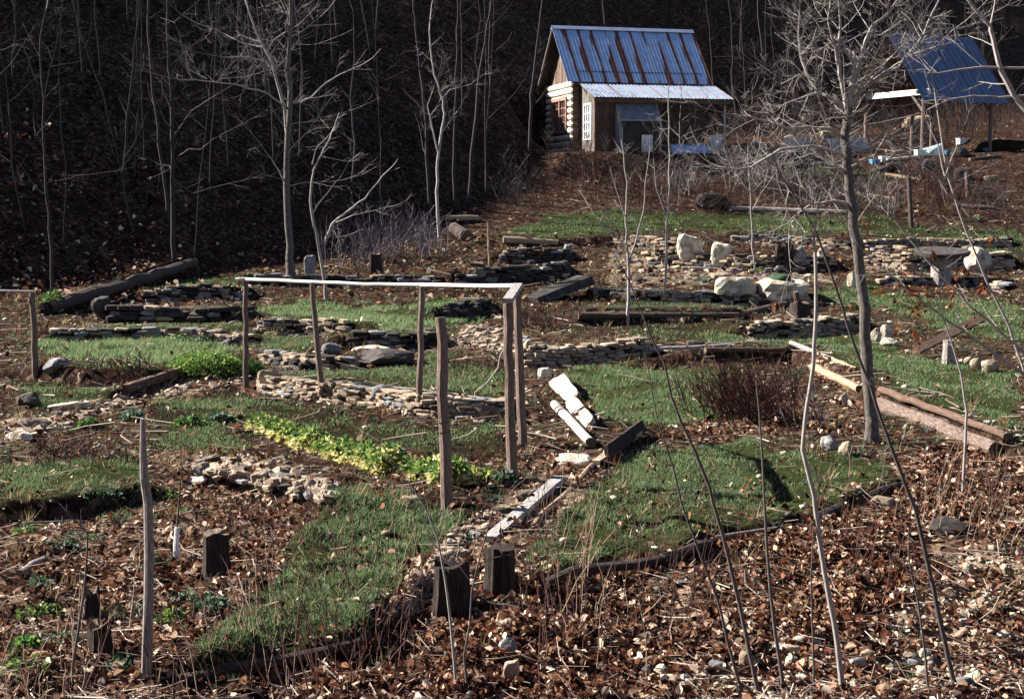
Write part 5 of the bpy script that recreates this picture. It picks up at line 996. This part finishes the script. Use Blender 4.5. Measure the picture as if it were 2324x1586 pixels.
for i, (x, y, n, h_, w_, lb) in enumerate([(1690, 950, 110, 150, 150, 'dense brown cane thicket left of the bright kinked sapling'), (1760, 955, 90, 140, 140, 'brown canes leaning left behind the bright kinked sapling'), (1640, 940, 60, 120, 110, 'dark bramble at the lawn end left of the cane thicket'), (1820, 960, 24, 90, 80, 'thin straw canes right of the cane thicket')]): clump('cane_thicket', x, y, n, h_, w_, lb, 'twig_red' if i < 3 else 'bark_pale', 'canes', lean=-.25, seed=50 + i, r=.005)
for i, (x, y, lb) in enumerate([(1830, 470, 'twiggy shrub left of the big trunk below the boards'), (1760, 430, 'twiggy shrub above the long pale log'), (2000, 480, 'twiggy shrub right of the big trunk'), (2110, 450, 'tawny brush below the shed'), (1680, 420, 'twiggy shrub right of the dark mounded boulder'), (2180, 500, 'tawny brush below the short grey post'), (1560, 440, 'brush in front of the cabin porch'), (1460, 430, 'low brush before the glazed bay'), (1340, 430, 'low dark brush below the cabin gable')]): clump('brush', x, y, 34, 80, 90, lb, 'twig_red' if i in (3, 5, 7, 8) else 'bark_grey', 'brush', seed=60 + i, r=.008, depth=2, Yj=1.0)
def stalks(x, y, n, hpx, wpx, lean, label, mat, seed, r=.0028, spread=.16):
    rg = random.Random(seed); g = gp(x, y); k = 1 / ppm(g.y); mb = MB()
    for i in range(n):
        gx_, gy_ = g.x + rg.gauss(0, wpx * k * .5), g.y + rg.gauss(0, .7); p = Vector((gx_, gy_, gz(gx_, gy_) - .03)); d = Vector((rg.gauss(lean, spread), rg.gauss(0, spread), 1)).normalized(); h = hpx * k * rg.uniform(.35, 1.15); bw = Vector((rg.gauss(0, .1), rg.gauss(0, .1), 0)); m_ = 6
        pts = [p + d * h * q / m_ + bw * h * (q / m_) ** 2 + Vector((rg.gauss(0, .006), rg.gauss(0, .006), 0)) for q in range(m_ + 1)]; rr = r * rg.uniform(.7, 1.7); limb(mb, pts, rr, rr * .4, 4)
        for q in range(rg.randint(0, 4)):
            j = rg.randint(2, m_ - 1); t_ = (d + Vector((rg.gauss(0, .5), rg.gauss(0, .5), rg.uniform(-.1, .4)))).normalized(); l2 = h * rg.uniform(.08, .3); limb(mb, [pts[j], pts[j] + t_ * l2 * .5, pts[j] + t_ * l2 + Vector((0, 0, .02))], rr * .6, rr * .3, 3)
    root = empty('weeds', g, label, 'weeds'); o = mk('stems', mb, M[mat], root); o['kind'] = 'stuff'; return root
clump('brush', 1616, 478, 60, 70, 90, 'dark brush growing over the mounded boulder', 'twig_red', 'brush', seed=299, r=.007, depth=2, Yj=.5, spread=.4)
for i in range(16):
    x = 1655 + i * 42 + rng.uniform(-12, 12); y = rng.uniform(225, 330)
    clump('brush', x, y, rng.randint(40, 70), rng.uniform(40, 75), rng.uniform(80, 130), ('dark ' if i % 2 else 'reddish ') + 'thicket ' + ('between cabin porch and big trunk' if x < 1850 else 'just behind the big trunk' if x < 1960 else 'behind the left shed posts' if x < 2110 else 'behind the right shed post') + (', higher up' if y < 275 else ', lower down'), 'bark_wood' if i % 2 else 'twig_red', 'brush', seed=330 + i, r=.009, depth=2, Yj=1.5, spread=.4, group='thickets behind the yard')
for i in range(26):
    x = 1180 + i * 43 + rng.uniform(-20, 20); y = rng.uniform(375, 470); 
    if 1560 < x < 1670: y = 380
    where = 'below the cabin gable' if x < 1320 else 'in front of the glazed bay' if x < 1480 else 'in front of the cabin porch' if x < 1650 else 'on the bank left of the big trunk' if x < 1900 else 'on the bank below the shed' if x < 2110 else 'on the bank by the short grey post'
    clump('brush', x, y, rng.randint(30, 60), rng.uniform(35, 75), rng.uniform(70, 130), ('reddish ' if i % 3 else 'grey ') + ('tall' if i % 2 else 'low') + ' tangled brush ' + where + (', upper row' if y < 420 else ', lower row'), 'twig_red' if i % 3 else 'bark_mid', 'brush', seed=300 + i, r=.006, depth=2, Yj=1.2, spread=.4, group='brush on the bank below the buildings')
for i, (x, y, n, h_, w_, ln, lb) in enumerate([(740, 1500, 16, 260, 60, -.3, 'fan of tall brown weed stalks at the bottom log'), (560, 1510, 12, 190, 90, -.1, 'thin brown weeds left of the weed fan'), (830, 1470, 12, 170, 60, .1, 'weeds rising beside the centre grass bottom'), (920, 1420, 10, 150, 60, .15, 'pale weed stalks left of the tallest black stump'), (1230, 1400, 16, 190, 80, .0, 'reddish weeds right of the flat-topped stump'), (1320, 1380, 14, 200, 80, .05, 'reddish weeds under the front lawn edge'), (1440, 1400, 12, 160, 90, .05, 'sparse reddish weeds on the leafy bank'), (640, 1200, 12, 110, 80, -.1, 'rusty weeds right of the split stump'), (420, 1520, 8, 130, 60, .1, 'short weeds right of the foreground pole'), (100, 1540, 14, 170, 90, .1, 'tangled stalks in the bottom left corner'), (250, 1560, 10, 160, 70, 0, 'stalks beside the broad black broken stump'), (1580, 1330, 12, 160, 80, .1, 'brown weeds by the left sapling feet'), (1950, 1260, 14, 160, 80, .2, 'brown stems under the right lawn edge'), (2120, 1180, 14, 150, 90, .2, 'pale stems on the right leaf bank'), (2230, 1150, 12, 160, 60, .1, 'pale stems at the right edge of the leaf bank'), (1240, 1200, 8, 110, 40, 0, 'thin weeds over the path edge log'), (1540, 1180, 8, 130, 120, 0, 'lone stalks on the front lawn'), (900, 1250, 10, 100, 120, .1, 'thin stalks on the centre grass')]): stalks(x, y, int(n * 2.5), h_ * 1.15, w_ * 1.5, ln, lb, ['twig_red', 'twig_tan', 'twig_red', 'twig_red'][i % 4], 80 + i, .0042 if i == 0 else .003)
clump('dry_stalks', 300, 868, 90, 42, 170, 'bed of short brown dead stalks left of the herb clump', 'twig_red', 'stalks', seed=130, r=.005, Yj=.5)
clump('brush_heap', 1225, 745, 60, 60, 90, 'dark brush heap right of the end posts', 'twig_red', 'brush heap', seed=131, r=.008, spread=1.1, depth=2); clump('brush_heap', 160, 1040, 60, 60, 150, 'dark twig heap on the left below the stony path', 'twig_red', 'brush heap', seed=132, r=.006, spread=1.2, depth=2)
clump('brush_heap', 1060, 835, 50, 40, 120, 'low dark twig heap between trellis posts', 'twig_red', 'brush heap', seed=133, r=.005, spread=1.2, depth=1)

# ------------------------------------------------------------------ plants
LET = [(.4, .42, .12), (.5, .48, .2), (.2, .28, .07), (.07, .16, .05), (.6, .56, .32)]
def leafy(name, c0, rx, ry, rz_, n, size, cols_, label, cat, group=None, up=.6, seed=1):
    rg = random.Random(seed); mb = MB(); cols = []
    for i in range(n):
        an, q = rg.uniform(0, 6.28), math.sqrt(rg.random()); zz = rg.random(); p = Vector((c0.x + rx * q * math.cos(an) * (1 - .35 * zz), c0.y + ry * q * math.sin(an) * (1 - .35 * zz), c0.z + rz_ * zz * (1 - .5 * q)))
        out = Vector((math.cos(an) * q, math.sin(an) * q, up + rg.gauss(0, .35))).normalized(); s_ = size * rg.uniform(.6, 1.3); sd = out.cross(Vector((rg.gauss(0, 1), rg.gauss(0, 1), .4))).normalized(); nn = sd.cross(out)
        tip = p + out * s_ - Vector((0, 0, s_ * .25)); m1, m2 = p + out * s_ * .55 + sd * s_ * .24 + nn * s_ * .06, p + out * s_ * .55 - sd * s_ * .24 + nn * s_ * .06
        mb.add([p, m1, tip, m2], [(0, 1, 2), (0, 2, 3)]); k = rg.uniform(.75, 1.25); cc = rg.choice(cols_) if cols_ is not LET else (cols_[rg.choice((2, 3, 3))] if zz > .62 and rg.random() < .75 else cols_[rg.choice((0, 1, 1, 4, 4))]); cols += [tuple(v * k for v in cc)] * 2
    return tag(tinted(mb, cols, name, M['green_leaf'], origin=c0), label, cat, group)
proto = None; A, B = (592, 975), (1030, 1100); nlet = 19
for i in range(nlet):
    f = i / (nlet - 1); g = gp(A[0] + (B[0] - A[0]) * f, A[1] + (B[1] - A[1]) * f + 14 * math.sin(f * 3.14))
    lb, gr = 'bright yellow-green leafy vegetable in the diagonal row', 'row of yellow-green leafy vegetables'
    if i in (0, nlet - 1): lb = 'leafy vegetable at the ' + ('upper left' if i == 0 else 'lower right') + ' end of the diagonal row'
    if i < 5: v_ = leafy('leafy_vegetable', g, .19, .13, .22, 620, .075, LET, lb, 'vegetable', gr, .7, seed=200 + i); proto = (proto or []) + [v_]; continue
    o = proto[i % 5].copy(); o['label'] = lb; COL.objects.link(o); o.location = g; o.rotation_euler = (0, 0, rng.uniform(0, 6.28)); q = rng.uniform(.95, 1.35); o.scale = (q, q, q * rng.uniform(.85, 1.15))
HERB = [(.2, .3, .07), (.1, .2, .05), (.28, .34, .12), (.06, .13, .04)]; DARKG = [(.03, .07, .03), (.05, .1, .05), (.1, .15, .1), (.2, .25, .22)]
leafy('herb_clump', gp(465, 846), .75, .45, .4, 3200, .06, HERB, 'large bright green herb clump above the dark board', 'herb', seed=220)
leafy('herb_clump', gp(540, 846), .5, .4, .28, 1300, .06, [(.06, .13, .04), (.04, .08, .03)], 'darker trailing herb right of the bright herb clump', 'herb', seed=221)
for i, (x, y, a, n, lb) in enumerate([(420, 770, 60, 320, 'row of glossy dark greens above the left grass strip'), (470, 772, 50, 260, 'glossy greens right end of the left grass strip'), (1010, 690, 60, 300, 'silvery green plants behind the third trellis post'), (300, 950, 40, 160, 'small leafy greens on the soil near the stony path'), (430, 965, 50, 180, 'scattered grey-green seedlings on the bed'), (500, 955, 40, 160, 'pale seedlings in the bed centre'), (200, 970, 30, 140, 'leafy weed on the stony path edge'), (1145, 1095, 40, 160, 'small dark herb at the foot of the end post'), (390, 1420, 60, 160, 'broad-leaved green weeds right of the foreground pole'), (480, 1385, 60, 160, 'broad-leaved green weeds under the split stump'), (60, 1480, 60, 160, 'low ivy in the lower left'), (90, 1340, 40, 120, 'green weeds on the left leaf bank'), (120, 690, 40, 200, 'green shrub beside the left fence post'), (1600, 640, 40, 200, 'green rosette plants left of the flat-topped boulder'), (1730, 610, 30, 160, 'dark heather beside the twin stumps'), (2210, 500, 30, 160, 'dark green cushion plant right of the post')]):
    g = gp(x, y); k = 1 / ppm(g.y); leafy('green_plants', g, a * k * .6, a * k * .5, .1 if i not in (12,) else .35, n, .075 if g.y < 14 else .09, DARKG if i % 2 else HERB[:2] + DARKG[:2], lb, 'plants', seed=240 + i)
for i, (x, y) in enumerate([(60, 1215), (130, 1250), (180, 1230), (90, 1400), (300, 1400), (140, 1460), (60, 1520), (260, 1200), (230, 1130), (370, 1130), (420, 1370), (290, 1510)]):
    g = gp(x, y); leafy('green_plants', g, rng.uniform(.12, .3), rng.uniform(.1, .2), .1, rng.randint(60, 150), .05, DARKG if i % 3 else HERB[:2] + DARKG[:2], 'small green weed ' + ['by the thin grey branch', 'below the thin grey branch', 'right of the thin grey branch', 'left of the narrow black stump', 'left of the tall crooked pole', 'left of the broken black stump', 'in the bottom left corner', 'above the curved dark branch', 'at the foot of the left turf edge', 'right of the left turf edge', 'right of the tall crooked pole', 'left of the tall pole near the bottom'][i], 'weed', seed=400 + i)
leafy('leaf_tuft', gp(670, 1000) if False else gp(1080, 1085), .25, .2, .1, 160, .08, [(.05, .1, .03), (.3, .34, .1)], 'low green tuft at the end of the row right of the thick post', 'plants', seed=260)

# ------------------------------------------------------------------ grass and fallen leaves (nobody could count them)
def bulk(name, V_, F_, tint, mat, label, cat):
    me_ = bpy.data.meshes.new(name); nV, nF, kF = len(V_), len(F_), F_.shape[1]
    me_.vertices.add(nV); me_.vertices.foreach_set('co', V_.astype('f').ravel()); me_.loops.add(F_.size); me_.loops.foreach_set('vertex_index', F_.astype('i').ravel())
    me_.polygons.add(nF); me_.polygons.foreach_set('loop_start', np.arange(0, F_.size, kF, dtype='i')); me_.update(calc_edges=True)
    c_ = me_.color_attributes.new('tint', 'FLOAT_COLOR', 'POINT'); c_.data.foreach_set('color', np.concatenate([tint, np.ones((nV, 1))], 1).astype('f').ravel())
    me_.materials.append(mat); o = bpy.data.objects.new(name, me_); COL.objects.link(o); return tag(o, label, cat, kind='stuff')
def scatter(n, ylo, yhi, pw=1.0, ulim=.56):
    f = nrg.rand(n); Y = (ylo ** (1 - pw) + f * (yhi ** (1 - pw) - ylo ** (1 - pw))) ** (1 / (1 - pw)) if pw != 1 else ylo * (yhi / ylo) ** f
    return (nrg.rand(n) * 2 - 1) * ulim * Y, Y
X, Y = scatter(1800000, 8.2, 56); Z = np.interp(Y, PY, PZ)
px, py = pix(X, Y, G0(X, Y)); pxj, pyj = jitter(px, py, X, Y, 24)
dens = np.where((Y > 13) & (Y < 46) & (hillness(X, Y) < .3), .09, 0.); hgt = np.full(len(X), .045)
for poly, d_, hh in GRASS:
    k = inpoly(pxj, pyj, poly); dens[k] = np.maximum(dens[k], d_); hgt[k] = hh
patch = np.clip(.66 + 2.2 * fbm(X * 1.8, Y * 1.8, 5), .03, 1.25)
keep = nrg.rand(len(X)) < dens * patch * .8; X, Y, hgt = X[keep], Y[keep], hgt[keep]; Z = G(X, Y); n = len(X)
an = nrg.rand(n) * 6.283; ht = hgt * .62 * nrg.uniform(.5, 1.5, n) * (1 + Y / 80); wd = .0025 + .00032 * Y; ln = nrg.uniform(.2, 1.5, n) * ht; la = nrg.rand(n) * 6.283
b0 = np.stack([X - np.cos(an) * wd, Y - np.sin(an) * wd, Z - .006], 1); b1 = np.stack([X + np.cos(an) * wd, Y + np.sin(an) * wd, Z - .006], 1); tpv = np.stack([X + np.cos(la) * ln, Y + np.sin(la) * ln, Z + ht], 1)
V_ = np.stack([b0, b1, tpv], 1).reshape(-1, 3); F_ = np.arange(3 * n).reshape(-1, 3)
gcol = np.array([(.1, .165, .07), (.135, .2, .09), (.065, .105, .05), (.26, .23, .13), (.1, .17, .1)])[nrg.choice(5, n, p=[.28, .25, .15, .17, .15])] * nrg.uniform(.7, 1.3, (n, 1)); lush = (hgt > .08)[:, None]; gcol = np.where(lush, gcol * 1.35, gcol)
bulk('grass', V_, F_, np.repeat(gcol, 3, 0), M['grass'], 'short green grass and cover crop growing on the terraces', 'grass')
def litter(X, Y, size, cols_, pr, name, label, tilt=.6, lift=.012):
    n = len(X); Z = G(X, Y); s_ = size * (.4 + 1.5 * nrg.rand(n) ** 2 + .35 * nrg.rand(n)); an = nrg.rand(n) * 6.283
    tz = nrg.normal(0, tilt, n); a = np.stack([np.cos(an) * np.cos(tz), np.sin(an) * np.cos(tz), np.sin(tz)], 1); rl = nrg.normal(0, tilt, n)
    b_ = np.stack([-np.sin(an), np.cos(an), np.zeros(n)], 1); up = np.cross(a, b_); b2 = b_ * np.cos(rl)[:, None] + up * np.sin(rl)[:, None]; nn = np.cross(a, b2)
    c_ = np.stack([X, Y, Z + lift + np.abs(np.sin(tz)) * s_ * .4 + np.abs(np.sin(rl)) * s_ * .2 + nrg.rand(n) * lift * 2], 1); S = s_[:, None]; cu = nrg.uniform(-.5, .7, n)[:, None] * S
    P0 = c_ - a * S * .5; P3 = c_ + a * S * .5 + nn * cu * .4; wq = nrg.uniform(.26, .42, n)[:, None]
    L1_ = c_ - a * S * .12 + b2 * S * wq + nn * cu; L2_ = c_ + a * S * .25 + b2 * S * wq * .75 + nn * cu; R1 = c_ - a * S * .12 - b2 * S * wq + nn * cu * .8; R2 = c_ + a * S * .25 - b2 * S * wq * .75 + nn * cu
    V_ = np.stack([P0, L1_, L2_, P3, R2, R1], 1).reshape(-1, 3); o = np.arange(n)[:, None] * 6
    F_ = np.concatenate([o + np.array([[0, 3, 2]]), o + np.array([[0, 2, 1]]), o + np.array([[0, 4, 3]]), o + np.array([[0, 5, 4]])], 1).reshape(-1, 3)
    cc = np.array(cols_)[nrg.choice(len(cols_), n, p=pr)] * nrg.uniform(.7, 1.3, (n, 1)); bulk(name, V_, F_, np.repeat(cc, 6, 0), M['leaf'], label, 'leaves')
BR = [(.085, .033, .02), (.17, .08, .048), (.34, .22, .15), (.58, .47, .37), (.035, .016, .012)]; PRB = [.29, .23, .15, .11, .22]
def pickleaf(n, ylo, yhi, dens_out, size):
    X, Y = scatter(n, ylo, yhi); px, py = pix(X, Y, G0(X, Y)); px, py = jitter(px, py, X, Y); d = np.full(len(X), dens_out)
    for poly, q, hh in GRASS: d[inpoly(px, py, poly)] = .035
    for poly in PATH: d[inpoly(px, py, poly)] = .25
    for i_, poly in enumerate(LEAF): d[inpoly(px, py, poly)] = .24 if i_ == 1 else 1
    d[inpoly(px, py, PATH[4])] = .3
    d = d * np.clip(.72 + 1.7 * fbm(X * 1.7 + 3, Y * 1.7, 4), .12, 1.2); d = np.where((Y > 43) & (d > .1), .07, d); hn_ = hillness(X, Y); d = np.where(hn_ > .5, .6 * np.clip(.6 + 1.6 * fbm(X * .5, Y * .5, 3), .1, 1), d); k = nrg.rand(len(X)) < d; return X[k], Y[k]
X, Y = pickleaf(270000, 7.2, 15.5, .1, .1); litter(X, Y, .04, BR, PRB, 'leaf_litter', 'brown curled oak leaves carpeting the near banks', .5)
X, Y = pickleaf(90000, 15.5, 34, .09, .1); litter(X, Y, .055, BR, PRB, 'leaf_litter', 'brown leaves strewn over the middle terraces', .45)
X, Y = pickleaf(90000, 30, 80, .2, .13); hl_ = hillness(X, Y) > .6; k = hl_ & (Y > 39 + 3 * fbm(X * .4, Y * .4)); litter(X[~k], Y[~k], .1, BR, PRB, 'leaf_litter', 'brown leaves on the upper garden slope', .4); litter(X[k], Y[k], .1, [(.009, .004, .0035), (.016, .0075, .006), (.045, .024, .018), (.006, .0035, .0035)], [.35, .3, .08, .27], 'leaf_litter', 'leaf carpet of the wooded hillside, darkened to stand for shade', .4)  # hillside shade is put into the colour of these same leaves
# gravel on the lower right bank: small pebbles, one heap
X, Y = scatter(60000, 7.4, 14); px, py = pix(X, Y, G0(X, Y)); px, py = jitter(px, py, X, Y); k = inpoly(px, py, PATH[4]) & (nrg.rand(len(X)) < .3); X, Y = X[k], Y[k]; n = len(X); Z = G(X, Y)
bv, bf = ico(1); bv = np.array([tuple(v) for v in bv]); bf = np.array(bf); sc = np.stack([nrg.uniform(.015, .045, n), nrg.uniform(.012, .032, n), nrg.uniform(.008, .02, n)], 1)
an = nrg.rand(n) * 6.283; Vq = bv[None] * sc[:, None] * nrg.uniform(.75, 1.2, (n, len(bv), 1)); xr = Vq[..., 0] * np.cos(an)[:, None] - Vq[..., 1] * np.sin(an)[:, None]; yr = Vq[..., 0] * np.sin(an)[:, None] + Vq[..., 1] * np.cos(an)[:, None]
V_ = np.stack([xr + X[:, None], yr + Y[:, None], Vq[..., 2] + Z[:, None] + .006], -1).reshape(-1, 3); F_ = (bf[None] + (np.arange(n) * len(bv))[:, None, None]).reshape(-1, 3)
gc = np.array([(.22, .16, .11), (.3, .24, .18), (.13, .1, .08), (.38, .33, .27)])[nrg.choice(4, n)] * nrg.uniform(.75, 1.2, (n, 1)); m, t, b = newmat('pebble'); a_ = N(t, 'ShaderNodeAttribute', attribute_name='tint'); t.links.new(a_.outputs['Color'], b.inputs['Base Color']); b.inputs['Roughness'].default_value = .9
bulk('gravel', V_, F_, np.repeat(gc, len(bv), 0), m, 'pale gravel on the lower right bank', 'gravel')

# strewn twigs, rubble, straw tufts and low weeds between the beds
def region(n, ylo, yhi, leaf, path, grass, rest):
    X, Y = scatter(n, ylo, yhi); px, py = pix(X, Y, G0(X, Y)); px, py = jitter(px, py, X, Y); d = np.full(len(X), rest)
    for poly, q, hh in GRASS: d[inpoly(px, py, poly)] = grass
    for poly in PATH: d[inpoly(px, py, poly)] = path
    for poly in LEAF: d[inpoly(px, py, poly)] = leaf
    d *= (hillness(X, Y) < .5); k = nrg.rand(len(X)) < d; return X[k], Y[k]
def strew(X, Y, lmin, lmax, rad, cols_, name, label, tilt=.12):
    n = len(X); Z = G(X, Y); an = nrg.rand(n) * 6.283; L_ = nrg.uniform(lmin, lmax, n); tz = nrg.normal(0, tilt, n); a = np.stack([np.cos(an) * np.cos(tz), np.sin(an) * np.cos(tz), np.sin(tz)], 1); b_ = np.stack([-np.sin(an), np.cos(an), np.zeros(n)], 1); c_ = np.cross(a, b_)
    o = np.stack([X, Y, Z + .02 + np.abs(np.sin(tz)) * L_ * .5], 1); rr = (rad * nrg.uniform(.5, 1.6, n))[:, None]; vs = []
    bend = (nrg.normal(0, .08, n) * L_)[:, None] * b_
    for t_, q, bd in ((-.5, 1, 0), (0, .85, 1), (.5, .4, 0)):
        for k in range(3): vs.append(o + a * (L_ * t_)[:, None] + bend * bd + (b_ * math.cos(k * 2.094) + c_ * math.sin(k * 2.094)) * rr * q)
    V_ = np.stack(vs, 1).reshape(-1, 3); base = np.arange(n)[:, None] * 9; fl = []
    for i in range(2):
        for k in range(3): fl.append(base + np.array([[i * 3 + k, i * 3 + (k + 1) % 3, i * 3 + 3 + (k + 1) % 3, i * 3 + 3 + k]]))
    cc = np.array(cols_)[nrg.choice(len(cols_), n)] * nrg.uniform(.7, 1.3, (n, 1)); bulk(name, V_, np.concatenate(fl, 1).reshape(-1, 4), np.repeat(cc, 9, 0), M['tinted'], label, 'twigs')
def pebbles(X, Y, smin, smax, cols_, name, label):
    n = len(X); Z = G(X, Y); q = nrg.uniform(smin, smax, n); sc = np.stack([q, q * nrg.uniform(.5, .9, n), q * nrg.uniform(.3, .6, n)], 1); an = nrg.rand(n) * 6.283
    Vq = bv[None] * sc[:, None] * nrg.uniform(.75, 1.2, (n, len(bv), 1)); xr = Vq[..., 0] * np.cos(an)[:, None] - Vq[..., 1] * np.sin(an)[:, None]; yr = Vq[..., 0] * np.sin(an)[:, None] + Vq[..., 1] * np.cos(an)[:, None]
    V_ = np.stack([xr + X[:, None], yr + Y[:, None], Vq[..., 2] + Z[:, None] + .005], -1).reshape(-1, 3); F_ = (bf[None] + (np.arange(n) * len(bv))[:, None, None]).reshape(-1, 3)
    cc = np.array(cols_)[nrg.choice(len(cols_), n)] * nrg.uniform(.7, 1.25, (n, 1)); bulk(name, V_, F_, np.repeat(cc, len(bv), 0), M['tinted'], label, 'stones')
def tufts(X, Y, per, rad, hmin, hmax, wd, cols_, name, label, cat):
    n = len(X); H = nrg.uniform(hmin, hmax, n); cb = nrg.choice(len(cols_), n); X, Y, H, cb = [np.repeat(a, per) for a in (X, Y, H, cb)]; n = len(X); an = nrg.rand(n) * 6.283; q = np.abs(nrg.normal(0, rad, n)); X = X + np.cos(an) * q; Y = Y + np.sin(an) * q; Z = G(X, Y)
    h = H * nrg.uniform(.4, 1.2, n); w_ = wd + .0003 * Y; b0 = an + nrg.normal(0, .9, n); ln = h * nrg.uniform(.2, 1.1, n); wx, wy = -np.sin(b0) * w_, np.cos(b0) * w_
    V_ = np.stack([np.stack([X - wx, Y - wy, Z - .005], 1), np.stack([X + wx, Y + wy, Z - .005], 1), np.stack([X + np.cos(b0) * ln, Y + np.sin(b0) * ln, Z + h], 1)], 1).reshape(-1, 3)
    cc = np.array(cols_)[cb] * nrg.uniform(.65, 1.35, (n, 1)); bulk(name, V_, np.arange(3 * n).reshape(-1, 3), np.repeat(cc, 3, 0), M['grass'], label, cat)
M['tinted'] = bpy.data.materials['pebble']
TW = [(.09, .055, .042), (.2, .14, .11), (.32, .27, .23), (.05, .025, .02)]
X, Y = region(16000, 7.2, 16, .6, .25, .06, .3); strew(X, Y, .06, .5, .004, TW, 'fallen_twigs', 'thin fallen twigs strewn over the near leaf banks')
X, Y = region(16000, 16, 54, .3, .2, .05, .25); strew(X, Y, .1, .7, .008, TW, 'fallen_twigs', 'fallen twigs strewn over the terraces')
X, Y = region(14000, 9, 50, .04, .5, .015, .22); pebbles(X, Y, .02, .075, [(.2, .15, .11), (.3, .25, .19), (.12, .1, .09), (.38, .34, .28), (.06, .05, .045)], 'scattered_rubble', 'small stones scattered over the bare terrace soil')
X, Y = region(3200, 9, 50, .25, .1, .1, .35); tufts(X, Y, 16, .05, .08, .22, .002, [(.2, .15, .08), (.12, .06, .035), (.07, .035, .025), (.26, .21, .13)], 'dry_tufts', 'withered straw tufts between the beds', 'dry grass')
X, Y = region(3000, 9, 50, .1, .08, .1, .3); tufts(X, Y, 14, .06, .04, .1, .008, [(.04, .075, .035), (.06, .1, .055), (.1, .13, .1), (.03, .05, .03)], 'low_weeds', 'low green weeds creeping over the bare soil', 'weeds')
